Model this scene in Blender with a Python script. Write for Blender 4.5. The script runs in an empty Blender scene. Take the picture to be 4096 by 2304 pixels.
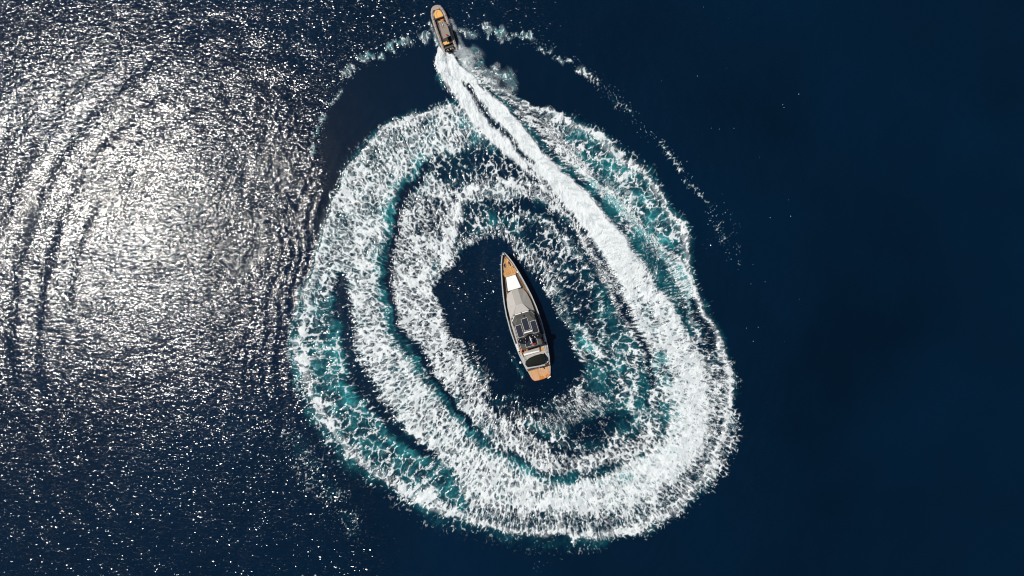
import bpy, bmesh, math, random
from mathutils import Vector, Matrix
import numpy as np
random.seed(7)
sc = bpy.context.scene
COL = sc.collection
# ---------------------------------------------------------------- camera, sky, sun, exposure
CAM_H = 135.0
cam_d = bpy.data.cameras.new('camera'); cam = bpy.data.objects.new('camera', cam_d); COL.objects.link(cam)
cam_d.sensor_width = 36.0; cam_d.lens = 36.0 * CAM_H / 200.0; cam_d.clip_end = 12000; cam_d.clip_start = 0.5
cam.location = (0, 0, CAM_H); cam.rotation_euler = (0, 0, 0)
sc.camera = cam
SUN_DIR = Vector((-74.0, 15.0, 135.0)).normalized()          # towards the sun
elev = math.asin(SUN_DIR.z); azim = math.atan2(SUN_DIR.x, SUN_DIR.y)
world = bpy.data.worlds.new('World'); sc.world = world; world.use_nodes = True
wn = world.node_tree; wn.nodes.clear()
sky = wn.nodes.new('ShaderNodeTexSky'); sky.sky_type = 'NISHITA'; sky.sun_disc = False
sky.sun_elevation = elev; sky.sun_rotation = azim; sky.air_density = 1.0; sky.dust_density = 0.6; sky.ozone_density = 1.5
bg = wn.nodes.new('ShaderNodeBackground'); bg.inputs[1].default_value = 0.05
wo = wn.nodes.new('ShaderNodeOutputWorld')
wn.links.new(sky.outputs[0], bg.inputs[0]); wn.links.new(bg.outputs[0], wo.inputs[0])
sun_d = bpy.data.lights.new('sun', 'SUN'); sun_d.energy = 4.2; sun_d.angle = math.radians(0.53); sun_d.color = (1.0, 0.955, 0.885)
sun = bpy.data.objects.new('sun', sun_d); COL.objects.link(sun)
sun.rotation_euler = SUN_DIR.to_track_quat('Z', 'Y').to_euler(); sun.location = SUN_DIR * 300
sc.view_settings.view_transform = 'Standard'; sc.view_settings.look = 'None'
sc.view_settings.exposure = 0.0; sc.view_settings.gamma = 1.0; sc.view_settings.use_curve_mapping = False
sc.cycles.use_denoising = True; sc.cycles.sample_clamp_indirect = 4.0; sc.cycles.sample_clamp_direct = 12.0
sc.cycles.filter_width = 1.1; sc.cycles.max_bounces = 6; sc.cycles.caustics_reflective = False; sc.cycles.caustics_refractive = False
# ---------------------------------------------------------------- numpy sea
import numpy as np
PX = 4096.0 / 200.0                       # plan units per metre
def W(x, y):                              # plan units -> metres on the sea
    return (x - 2048.0) / PX, (1152.0 - y) / PX

def _hash(ix, iy, seed):
    h = (ix.astype(np.int64) * 374761393 + iy.astype(np.int64) * 668265263 + seed * 974634777) & 0xffffffff
    h = ((h ^ (h >> 13)) * 1274126177) & 0xffffffff
    h = ((h ^ (h >> 16)) * 2246822519) & 0xffffffff
    return ((h ^ (h >> 15)) & 0xffffff).astype(np.float32) / 16777215.0

def vnoise(x, y, seed=0):
    ix = np.floor(x); iy = np.floor(y)
    fx = (x - ix).astype(np.float32); fy = (y - iy).astype(np.float32)
    fx = fx * fx * fx * (fx * (fx * 6 - 15) + 10); fy = fy * fy * fy * (fy * (fy * 6 - 15) + 10)
    a = _hash(ix, iy, seed); b = _hash(ix + 1, iy, seed)
    c = _hash(ix, iy + 1, seed); d = _hash(ix + 1, iy + 1, seed)
    return (a + (b - a) * fx) * (1 - fy) + (c + (d - c) * fx) * fy

def fbm(x, y, octv=3, seed=0, gain=0.5):
    s = 0; a = 1.0; t = 0.0
    for o in range(octv):
        c, sn = np.cos(0.7 * o + 0.3), np.sin(0.7 * o + 0.3)
        s = s + a * vnoise((x * c - y * sn) * 2 ** o + 17.3 * o, (x * sn + y * c) * 2 ** o - 9.1 * o, seed + o)
        t += a; a *= gain
    return s / t                           # 0..1, mean .5

def worley(x, y, dx, dy, cell, stretch, seed):
    """F1 and F2 with cells stretched along the local direction (dx, dy)."""
    gx = x / cell; gy = y / cell
    ix = np.floor(gx); iy = np.floor(gy)
    f1 = np.full(x.shape, 9.0, np.float32); f2 = f1.copy()
    for oy in range(-2, 3):
        for ox in range(-2, 3):
            cx = ix + ox; cy = iy + oy
            px = (cx + _hash(cx, cy, seed) - gx).astype(np.float32)
            py = (cy + _hash(cx, cy, seed + 77) - gy).astype(np.float32)
            al = (px * dx + py * dy) / stretch
            ac = (-px * dy + py * dx)
            d = np.sqrt(al * al + ac * ac)
            m = d < f1
            f2 = np.where(m, f1, np.minimum(f2, d)); f1 = np.where(m, d, f1)
    return f1, f2

def sstep(a, b, v):
    t = np.clip((v - a) / (b - a), 0, 1)
    return t * t * (3 - 2 * t)

def rank(v):
    """equalise to 0..1 so that a threshold of 1-D covers the share D"""
    s = np.sort(v.ravel()[::7]); q = np.linspace(0, 1, 256)
    k = s[(q * (len(s) - 1)).astype(int)]
    return np.interp(v, k, q).astype(np.float32)

def spline(pts, step=14.0):
    p = np.array([list(q) for q in pts], float)
    if len(p) < 3: e = p
    else:
        P = np.vstack([2 * p[0] - p[1], p, 2 * p[-1] - p[-2]]); out = []
        for i in range(1, len(P) - 2):
            n = max(1, int(np.hypot(*(P[i + 1][:2] - P[i][:2])) / step))
            for k in range(n):
                t = k / n; a, b, c, d = P[i - 1:i + 3]
                out.append(0.5 * (2 * b + (c - a) * t + (2 * a - 5 * b + 4 * c - d) * t * t + (3 * b - a - 3 * c + d) * t ** 3))
        out.append(P[-2]); e = np.array(out)
    return e

def seg_dist(X, Y, pts):
    """distance, width at the nearest point and every further column of pts, plus the signed side"""
    best = np.full(X.shape, 1e9, np.float32); cols = [np.zeros(X.shape, np.float32) for _ in range(pts.shape[1] - 2)]
    side = np.zeros(X.shape, np.float32)
    for a, b in zip(pts[:-1], pts[1:]):
        ex, ey = b[0] - a[0], b[1] - a[1]; L = ex * ex + ey * ey + 1e-9
        t = np.clip(((X - a[0]) * ex + (Y - a[1]) * ey) / L, 0, 1)
        qx = X - a[0] - t * ex; qy = Y - a[1] - t * ey
        d = np.sqrt(qx * qx + qy * qy); m = d < best
        best = np.where(m, d, best); side = np.where(m, np.sign(ex * qy - ey * qx), side)
        for k in range(len(cols)): cols[k] = np.where(m, a[2 + k] + t * (b[2 + k] - a[2 + k]), cols[k])
    return best, cols, side

def inside(X, Y, poly):
    r = np.zeros(X.shape, bool); n = len(poly)
    for i in range(n):
        x1, y1 = poly[i][:2]; x2, y2 = poly[(i + 1) % n][:2]
        if y1 == y2: continue
        c = ((y1 > Y) != (y2 > Y)) & (X < (x2 - x1) * (Y - y1) / (y2 - y1) + x1)
        r ^= c
    return r

class Canvas:
    def __init__(s, X, Y):
        s.X, s.Y = X, Y
        s.ch = {k: np.zeros(X.shape, np.float32) for k in 'DASMHG'}
    def _put(s, m, vals):
        for k, v in vals.items(): s.ch[k] = s.ch[k] * (1 - m) + v * m
    def stroke(s, pts, soft=0.35, op=1.0, **v):
        P = spline(pts); n = P.shape[1]
        w = P[:, 2].max() * (1 + soft) + 6
        x0, x1, y0, y1 = P[:, 0].min() - w, P[:, 0].max() + w, P[:, 1].min() - w, P[:, 1].max() + w
        jj = np.where((s.X[0] >= x0) & (s.X[0] <= x1))[0]; ii = np.where((s.Y[:, 0] >= y0) & (s.Y[:, 0] <= y1))[0]
        if not len(jj) or not len(ii): return
        sl = (slice(ii[0], ii[-1] + 1), slice(jj[0], jj[-1] + 1))
        d, cols, _ = seg_dist(s.X[sl], s.Y[sl], P)
        q = d / np.maximum(cols[0], 0.5)
        m = (1 - sstep(1 - soft, 1 + soft, q)) * op
        for k, val in v.items():
            if val == 'c': val = cols[1]
            s.ch[k][sl] = s.ch[k][sl] * (1 - m) + val * m
    def poly(s, pts, soft=12.0, op=1.0, **v):
        P = spline(list(pts) + [pts[0]])
        d, _, _ = seg_dist(s.X, s.Y, np.column_stack([P, np.ones(len(P))]))
        sd = np.where(inside(s.X, s.Y, P), d, -d)
        s._put(sstep(-soft, soft, sd) * op, v)
        return sd

OUTER = [(1900,400),(1857,415),(1796,413),(1730,441),(1642,471),(1559,490),(1509,537),(1443,609),(1404,659),(1366,731),(1338,786),
 (1319,852),(1294,924),(1272,1012),(1250,1095),(1215,1170),(1210,1260),(1195,1340),(1175,1390),(1202,1468),(1230,1548),(1249,1623),
 (1305,1673),(1330,1735),(1373,1809),(1448,1865),(1529,1915),(1597,1946),(1659,1996),(1721,2033),(1814,2064),(1907,2101),(2001,2122),
 (2090,2136),(2174,2150),(2257,2150),(2389,2165),(2514,2142),(2629,2093),(2712,2035),(2770,1969),(2836,1902),(2878,1828),(2911,1745),
 (2936,1662),(2940,1596),(2919,1513),(2894,1414),(2870,1331),(2836,1257),(2795,1182),(2752,1075),(2748,1020),(2741,958),(2718,886),
 (2680,836),(2641,753),(2597,687),(2542,637),(2486,593),(2426,560),(2376,521),(2310,494),(2249,466),(2210,433),(2155,422),(2100,400),
 (2040,370),(1980,350),(1940,340)]
POOL = [(1774,1062),(1824,1012),(1863,968),(1918,945),(2000,935),(2050,965),(2105,1020),(2155,1070),(2200,1120),(2225,1180),(2240,1273),
 (2275,1330),(2300,1400),(2340,1470),(2320,1530),(2263,1579),(2174,1640),(2100,1655),(2040,1630),(1970,1580),(1945,1510),(1895,1437),
 (1845,1381),(1796,1350),(1771,1300),(1760,1220),(1738,1130)]
SLOT = [(1700,690,22),(1640,760,22),(1598,830,22),(1578,900,21),(1562,970,20),(1552,1050,20),(1551,1130,20),(1565,1220,20),(1594,1310,20),(1632,1380,20),
 (1670,1440,20),(1710,1500,20),(1752,1560,19),(1795,1618,17),(1845,1668,15),(1900,1716,13),(1970,1762,13),(2032,1808,13),(2094,1842,14),
 (2150,1872,14),(2216,1896,16),(2300,1908,20),(2365,1908,24),(2440,1892,22),(2500,1868,18),(2580,1826,16),(2635,1765,18),(2670,1700,22),
 (2676,1640,24),(2668,1570,22),(2655,1500,12)]
CORE = [(1800,222,9,1.16),(1835,270,19,1.16),(1880,330,26,1.16),(1930,385,31,1.16),(1985,440,33,1.16),(2040,500,34,1.16),(2100,570,36,1.16),
 (2155,645,40,1.16),(2210,700,43,1.16),(2265,755,46,1.16),(2320,815,50,1.16),(2376,880,52,1.16),(2430,950,53,1.15),(2480,1020,58,1.05),
 (2525,1090,64,0.97),(2565,1160,69,0.93),(2600,1240,71,0.9),(2640,1320,82,0.88),(2685,1400,82,0.9),(2730,1480,78,0.92),(2760,1560,75,0.95),
 (2775,1640,75,0.97),(2750,1740,80,0.97),(2690,1830,80,0.96),(2600,1900,75,0.95),(2480,1955,70,0.93),(2360,1985,60,0.88),(2220,1990,50,0.86)]

def paint(X, Y):
    c = Canvas(X, Y); S = c.stroke; P = c.poly
    S([(q[0], q[1], 17) for q in OUTER[1:-6]], soft=.95, D=.16, A=.55, G=.3, op=.9)
    S([(1240,1620,30),(1350,1820,34),(1520,1940,34),(1720,2050,34),(1950,2130,30),(2200,2170,30),(2420,2178,26)], soft=.95, D=.12, A=.32, G=.3, op=.8)
    sdo = P(OUTER, soft=7, D=.52, A=.5, S=.15, G=.35)
    # lower left: older, thinner foam outside the bright ring
    P([(1383,1120),(1215,1150),(1160,1400),(1230,1640),(1360,1830),(1600,1970),(1800,2070),(1850,1950),(1700,1820),(1560,1690),(1450,1540),(1390,1380)],
      soft=25, D=.27, A=.60, G=1)
    # bright ring, left side down and round the bottom to the right
    S([(1800,520,100,.62),(1680,560,105,.64),(1590,640,110,.66),(1520,740,105,.68),(1460,850,100,.70),(1430,970,110,.70),(1430,1090,112,.70),(1465,1200,92,.72),
       (1490,1300,92,.74),(1530,1400,90,.75),(1590,1500,92,.76),(1660,1590,100,.77),(1740,1680,108,.78),(1840,1765,112,.79),(1950,1850,120,.8),
       (2080,1930,140,.82),(2230,1990,150,.83),(2380,2010,150,.85),(2530,1970,150,.86),(2660,1880,150,.82),(2780,1760,140,.78),(2830,1620,110,.72),
       (2815,1480,90,.68),(2795,1360,70,.62)], soft=.25, D='c', A=.5, S=.2, G=.25)
    S([(1330,1000,30),(1320,1150,30)], soft=.9, D=.55)
    # outermost feathered fringe of the bottom and right
    S([(1900,2060,50),(2080,2090,50),(2250,2100,52),(2400,2110,52),(2530,2080,52),(2640,2030,55),(2740,1950,55),(2810,1860,55),(2860,1760,60),
       (2880,1660,60),(2880,1570,55),(2860,1480,50),(2830,1390,40)], soft=.6, D=.56, A=.3, S=.6, G=.1)
    # outer rim
    S([(q[0] + (2090 - q[0]) * .016, q[1] + (1290 - q[1]) * .016, 11) for q in OUTER[2:-3]], soft=.8, D=.9, M=.3, S=.35, op=.8)
    S([(1225,1400,13),(1250,1530,15),(1285,1640,16),(1350,1730,17),(1430,1830,18),(1550,1890,20),(1680,1970,22),(1800,2030,22)], soft=.7, D=.68, op=.8)
    # upper left interior: dark web
    P([(1690,680),(1760,625),(1860,590),(1960,560),(2060,625),(2140,700),(2180,770),(2080,770),(1960,740),(1860,735),(1790,720)], soft=26, D=.20, A=.20, G=1)
    S([(1860,500,34),(1900,535,36),(1960,580,30)], soft=.9, D=.42, A=.75)
    # bands inside the slot
    S([(1800,790,70,.55),(1690,890,90,.62),(1650,1000,88,.68),(1645,1100,82,.70),(1660,1200,80,.70),(1700,1300,72,.70),(1750,1390,66,.70),(1810,1470,62,.68),
       (1880,1555,58,.70),(1960,1625,52,.70),(2040,1690,52,.68),(2120,1760,50,.68),(2230,1815,45,.62),(2330,1835,42,.6),(2430,1820,40,.6),(2540,1770,42,.6)],
      soft=.25, D='c', A=.22, S=.1, G=.5)
    S([(1790,1120,13),(1778,1030,17),(1785,930,22),(1825,850,20),(1885,775,18),(1950,755,16)], soft=.6, D=.86, M=.15)
    S([(1950,740,30),(2040,745,34),(2120,760,34),(2190,785,26),(2240,850,14)], soft=.6, D=.66)
    P([(1800,1010),(1810,930),(1850,850),(1930,800),(2060,815),(2190,835),(2270,900),(2340,970),(2370,1060),(2330,1120),(2230,1090),(2120,980),(2040,920),(1930,905),(1850,945)],
      soft=14, D=.22, A=.20, G=.9)
    S([(2060,815,22),(2150,830,18),(2230,880,14)], soft=.8, D=.10, A=.12)
    S([(2040,880,12),(2110,868,14),(2180,880,16),(2230,935,18),(2290,1000,18),(2340,1050,18)], soft=.7, D=.58, A=.5)
    S([(1960,890,30),(2060,905,24)], soft=.9, A=.6)
    # inner ring of gaps along the lower left band
    S([(1935,1580,8),(1990,1635,11),(2060,1690,13),(2130,1740,14),(2200,1780,14),(2290,1805,14)], soft=.5, D=.25, A=.15)
    # right inner area
    P([(2150,1075),(2300,1060),(2360,1080),(2440,1200),(2500,1290),(2570,1440),(2595,1600),(2570,1740),(2420,1800),(2250,1790),(2090,1700),(2180,1640),(2290,1570),
       (2350,1480),(2290,1340),(2250,1230)], soft=14, D=.30, A=.45, G=1)
    P([(2170,1060),(2290,1060),(2370,1140),(2400,1250),(2370,1300),(2280,1290),(2240,1180)], soft=20, D=.27, A=.25, G=.8)
    S([(2200,1680,46),(2290,1650,44),(2390,1610,40)], soft=.7, D=.46, A=.3, S=1)
    S([(2300,1740,40),(2380,1725,50),(2440,1700,36)], soft=.9, D=.12, A=.08, S=.8)
    S([(2340,1180,30),(2330,1260,30)], soft=.9, D=.2, A=.1)
    S([(2325,1340,22),(2360,1390,22)], soft=.9, D=.3, A=.95)
    S([(2305,1305,6),(2340,1325,8),(2370,1365,8),(2395,1400,14),(2425,1420,9)], soft=.8, D=.75, A=.8, M=.2)
    S([(2450,1440,50),(2480,1500,40),(2550,1590,40)], soft=.9, A=.65)
    S([(2560,1560,7),(2500,1545,7),(2440,1500,7)], soft=.8, D=.75)
    S([(2545,1440,12),(2540,1500,11),(2550,1570,8)], soft=.7, D=.72)
    S([(2540,1570,8),(2530,1620,12),(2560,1650,14),(2590,1660,12)], soft=.7, D=.75)
    S([(2575,1500,11),(2590,1560,11),(2600,1620,10)], soft=.6, D=.12, A=.45)
    S([(2320,1600,8),(2400,1600,8),(2480,1600,8)], soft=.7, D=.62)
    # slot: open water with turquoise on its outer side
    off = lambda dx: [(x + (2090 - x) * dx, y + (1290 - y) * dx, w) for x, y, w in SLOT]
    S([(x, y, w * 1.25) for x, y, w in off(-.055)], soft=.9, D=.5, A=1.0, op=.75)
    S([(x, y, w * 1.15) for x, y, w in SLOT[:16]], soft=.4, D=.05, A=.06, M=0)
    S([(x, y, w * 1.2) for x, y, w in SLOT[15:]], soft=.5, D=.30, A=.45, M=0)
    S([(x, y, w * .5) for x, y, w in off(-.028)], soft=.9, D=.12, A=.75, op=.85)
    # dark gap between older foam and bright ring
    S([(1375,1110,20),(1368,1190,38),(1370,1260,38),(1380,1337,42),(1402,1424,46),(1440,1510,44),(1488,1600,42),(1546,1680,38),(1614,1757,32),(1680,1808,22),(1730,1835,10)],
      soft=.55, D=.06, A=.10, op=.95)
    S([(1330,1300,18),(1345,1430,24),(1385,1540,24),(1440,1620,22),(1510,1700,20),(1590,1780,18),(1680,1850,16)], soft=.9, D=.24, A=.85, op=.8)
    # north-east web
    P([(2210,480),(2400,560),(2560,680),(2650,800),(2715,940),(2735,1040),(2680,1000),(2600,900),(2480,780),(2360,670),(2280,570)], soft=14, D=.38, A=.75, G=1)
    S([(2560,900,16),(2600,940,20),(2640,960,20)], soft=.8, D=.28, A=.95)
    S([(2470,740,16),(2540,820,16)], soft=.8, D=.6)
    # yacht pool
    P(POOL, soft=9, D=0, A=0, M=0, S=0)
    S([(1745,1130,10),(1780,1070,16),(1824,1008,18),(1863,960,17),(1918,937,15),(2000,926,15),(2056,958,24),(2111,1010,28),(2161,1062,30),(2212,1130,30),(2245,1200,24),(2262,1270,20)],
      soft=.6, D=.5, A=.28, S=.45)
    S([(1885,1385,14),(1925,1450,15),(1955,1520,14)], soft=.8, D=.42, A=.15, S=.6)
    S([(1985,1600,22),(2060,1640,22),(2160,1655,24),(2260,1600,28),(2330,1530,26)], soft=.9, D=.26, A=.2, S=.4)
    S([(2030,1590,14),(2070,1600,10)], soft=.9, D=.25, A=.3)
    S([(2060,1545,7),(2085,1552,6)], soft=.9, D=.2, A=.35)
    S([(2045,1420,12),(2060,1460,14),(2085,1500,10)], soft=.9, D=.14, A=.32)
    # fresh wake: side feathers, channels, core
    S([(1895,290,14),(1950,345,24),(2020,400,32),(2090,460,34),(2155,520,36),(2218,580,36),(2280,640,34),(2340,700,24),(2380,735,10)], soft=.35, D=.70, A=.2, S=1)
    S([(1905,330,8),(1960,375,16),(2020,430,20),(2085,500,22),(2150,570,24),(2205,625,22),(2262,680,22),(2330,745,22),(2400,815,20),(2460,885,20),(2520,955,20),(2585,1030,24),
       (2640,1110,26),(2690,1190,26),(2730,1270,20),(2760,1340,12)], soft=.5, D=.22, A=.45, S=1)
    S([(2290,662,6),(2335,700,12),(2380,745,15),(2459,808,17),(2542,895,17),(2605,965,17),(2680,1050,20),(2730,1130,30),(2770,1210,26)], soft=.45, D=.62, A=.95, S=.9)
    S([(2300,660,3),(2380,730,5),(2459,786,5),(2542,869,5),(2597,941,5),(2680,1024,6),(2735,1090,7),(2790,1190,8),(2835,1280,8)], soft=.7, D=.95, M=.2)
    S([(2775,1210,8),(2800,1270,16),(2828,1340,18),(2842,1400,12)], soft=.8, D=.28, S=1, A=.1)
    S([(2100,668,14),(2150,710,18),(2210,775,20),(2265,845,20),(2320,915,24),(2365,990,28),(2405,1060,32),(2450,1130,34),(2490,1210,30),(2530,1300,20)], soft=.35, D=.50, A=.15, S=1)
    S([(2100,670,4),(2155,722,5),(2205,782,5),(2258,852,5),(2308,915,5),(2340,980,6),(2380,1020,7),(2400,1080,8),(2440,1145,8),(2480,1220,9)], soft=.7, D=.93, M=.2)
    S([(2160,690,7),(2230,780,9),(2290,850,9),(2350,930,11),(2400,1010,12),(2440,1085,12),(2480,1150,9)], soft=.8, D=.34, S=1)
    S([(2376,1050,12),(2397,1105,15),(2428,1160,18),(2448,1215,14)], soft=.6, D=.05, A=.35)
    S([(2410,1175,6),(2421,1224,9),(2421,1276,7),(2407,1321,6),(2400,1380,9)], soft=.8, D=.72, A=.7)
    S(CORE, soft=.22, D='c', A=.55, S=.6, M=0)
    S([(2479,1170,6),(2500,1228,9),(2534,1317,10),(2583,1407,11),(2604,1470,11),(2606,1540,9)], soft=.8, D=.22, S=.9, A=.1)
    for k, L in enumerate([[(2545,1130,7),(2585,1230,10),(2620,1330,11),(2650,1420,10)], [(2590,1110,6),(2640,1220,8),(2690,1330,8)]]):
        S(L, soft=.9, D=.68, S=.2, A=.6, op=.8)
    S([(2640,1440,24),(2665,1520,26),(2680,1600,26)], soft=.8, D=.58, A=.85, S=0)
    S([(2700,1560,20),(2725,1640,18),(2700,1740,18),(2640,1820,16),(2560,1870,14),(2450,1925,14),(2300,1945,14)], soft=.9, A=1.1, D=.85, op=.8)
    S([(1790,230,18),(1792,280,34),(1815,330,36),(1850,370,34),(1885,430,26),(1930,490,27),(1975,540,27),(2020,585,25),(2060,625,20),(2100,665,14)], soft=.3, D=1.15, A=.35, S=.6)
    P([(1758,190),(1742,238),(1761,283),(1779,297),(1764,306),(1781,338),(1821,352),(1842,400),(1866,414),(1900,400),(1850,300),(1800,215)], soft=6, D=1.2, A=.5)
    S([(1755,310,12),(1775,345,10)], soft=.95, D=.1, A=.45)
    S([(1785,222,7),(1812,290,6),(1840,335,4)], soft=.9, A=.5, D=.92)
    S([(1855,332,4),(1880,365,8),(1910,405,9),(1945,446,10),(1985,497,10),(2028,548,9),(2075,595,8),(2120,640,7),(2139,655,5)], soft=.8, D=.26, S=.9, A=.1)
    S([(1848,245,2.5),(1885,290,4),(1915,335,5),(1940,365,3)], soft=.8, D=.6, S=1, A=.6)
    # spray hanging beside the wake
    S([(1838,195,14),(1865,225,24),(1885,262,22)], soft=.9, M=.85, D=.3, A=.7)
    S([(1890,190,12),(1920,215,14),(1915,255,10)], soft=.95, M=.12, D=.1, A=.62)
    S([(1925,285,10),(1950,295,14)], soft=.9, M=.55, D=.2, A=.6)
    S([(1975,265,8),(1985,290,12),(2030,320,14),(2060,355,14)], soft=.95, M=.16, D=.15, A=.6)
    S([(1950,310,10),(1985,345,14),(2030,372,14)], soft=.8, M=.45, D=.5, S=.9, A=.4)
    S([(1800,70,7),(1806,95,11),(1818,118,8)], soft=.9, M=.7, D=.1, A=.7)
    S([(1822,125,5),(1840,170,6),(1848,190,5)], soft=.95, M=.2, A=.55)
    S([(1722,75,4),(1738,130,6),(1752,180,8)], soft=.9, M=.35, D=.1, A=.6)
    # old broken foam round the far side
    for pts in ([(1712,138,9),(1690,148,12),(1703,165,9)], [(1640,172,6),(1625,178,9),(1600,184,6)], [(1590,172,5),(1565,185,8),(1545,195,6)],
                [(1480,225,10),(1455,232,12),(1432,244,9)], [(1512,225,6),(1530,228,5)], [(1405,285,10),(1388,300,10),(1375,315,6)],
                [(1350,370,8),(1330,388,8),(1310,400,5)], [(1300,460,11),(1285,475,9)], [(1275,520,7),(1262,545,6)], [(1258,590,6),(1250,615,7)]):
        S(pts, soft=.95, D=.36, A=.8, S=.1, M=.2)
    for pts in ([(1840,118,8),(1870,128,15),(1900,135,11)], [(1940,104,9),(1958,125,13),(1950,138,6)], [(1985,128,8),(2005,140,14),(2020,148,12)],
                [(2040,150,8),(2070,142,6),(2100,150,6)], [(2105,128,5),(2118,142,11),(2128,155,5)], [(2155,188,5),(2170,200,5)],
                [(2180,210,4),(2198,205,7)], [(2238,238,7),(2260,250,7)], [(2285,240,6),(2296,247,5)], [(2335,275,10),(2355,295,11)]):
        S(pts, soft=.95, D=.32, A=.8, S=.1, M=.2)
    for pts, d in (([(2355,295,10),(2390,325,10),(2402,345,7)], .3), ([(2465,388,16),(2478,410,14)], .2), ([(2500,430,10),(2530,470,8)], .18),
                   ([(2650,590,9),(2700,640,10),(2725,690,9)], .2), ([(2760,740,8),(2810,780,9),(2835,830,12)], .22), ([(2870,920,10),(2895,960,10)], .2),
                   ([(2180,2160,14),(2260,2166,12)], .2), ([(1160,1740,30),(1260,1900,40),(1330,1980,40)], .12), ([(1380,2060,30),(1420,2120,30)], .1)):
        S(pts, soft=.95, D=d, A=.22, S=.2)
    return c, sdo

def direction(X, Y):
    """unit vector along which the foam threads run (metres frame)"""
    rx, ry = (X - 2060), -(Y - 1330)
    r = np.sqrt(rx * rx + ry * ry) + 1; rx /= r; ry /= r
    P = np.array([q[:2] for q in CORE[:14]], float)
    best = np.full(X.shape, 1e9, np.float32); tx = np.zeros_like(best); ty = np.zeros_like(best); sd = np.zeros_like(best)
    for a, b in zip(P[:-1], P[1:]):
        e = b - a; L = e @ e; t = np.clip(((X - a[0]) * e[0] + (Y - a[1]) * e[1]) / L, 0, 1)
        qx = X - a[0] - t * e[0]; qy = Y - a[1] - t * e[1]; d = np.hypot(qx, qy); m = d < best
        e = e / np.sqrt(L); best = np.where(m, d, best); tx = np.where(m, e[0], tx); ty = np.where(m, -e[1], ty)
        sd = np.where(m, np.sign(e[0] * qy - e[1] * qx), sd)
    # feathers leave the wake backwards and outwards
    a = sd * np.radians(38) * -1
    fx = tx * np.cos(a) - ty * np.sin(a); fy = tx * np.sin(a) + ty * np.cos(a)
    k = (1 - sstep(90, 170, best)) * (1 - sstep(900, 1250, Y))
    k = k.astype(np.float32)
    # blend as double angles
    c2 = (rx * rx - ry * ry) * (1 - k) + (fx * fx - fy * fy) * k
    s2 = 2 * rx * ry * (1 - k) + 2 * fx * fy * k
    h = 0.5 * np.arctan2(s2, c2)
    return np.cos(h).astype(np.float32), np.sin(h).astype(np.float32), k

def upsample(Xc, Yc, F, X, Y):
    """bilinear lookup in a regular coarse grid"""
    fx = np.clip((X - Xc[0]) / (Xc[1] - Xc[0]), 0, len(Xc) - 1.001); fy = np.clip((Y - Yc[0]) / (Yc[1] - Yc[0]), 0, len(Yc) - 1.001)
    i = fx.astype(np.int32); j = fy.astype(np.int32); u = (fx - i).astype(np.float32); v = (fy - j).astype(np.float32)
    return (F[j, i] * (1 - u) + F[j, i + 1] * u) * (1 - v) + (F[j + 1, i] * (1 - u) + F[j + 1, i + 1] * u) * v

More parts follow.
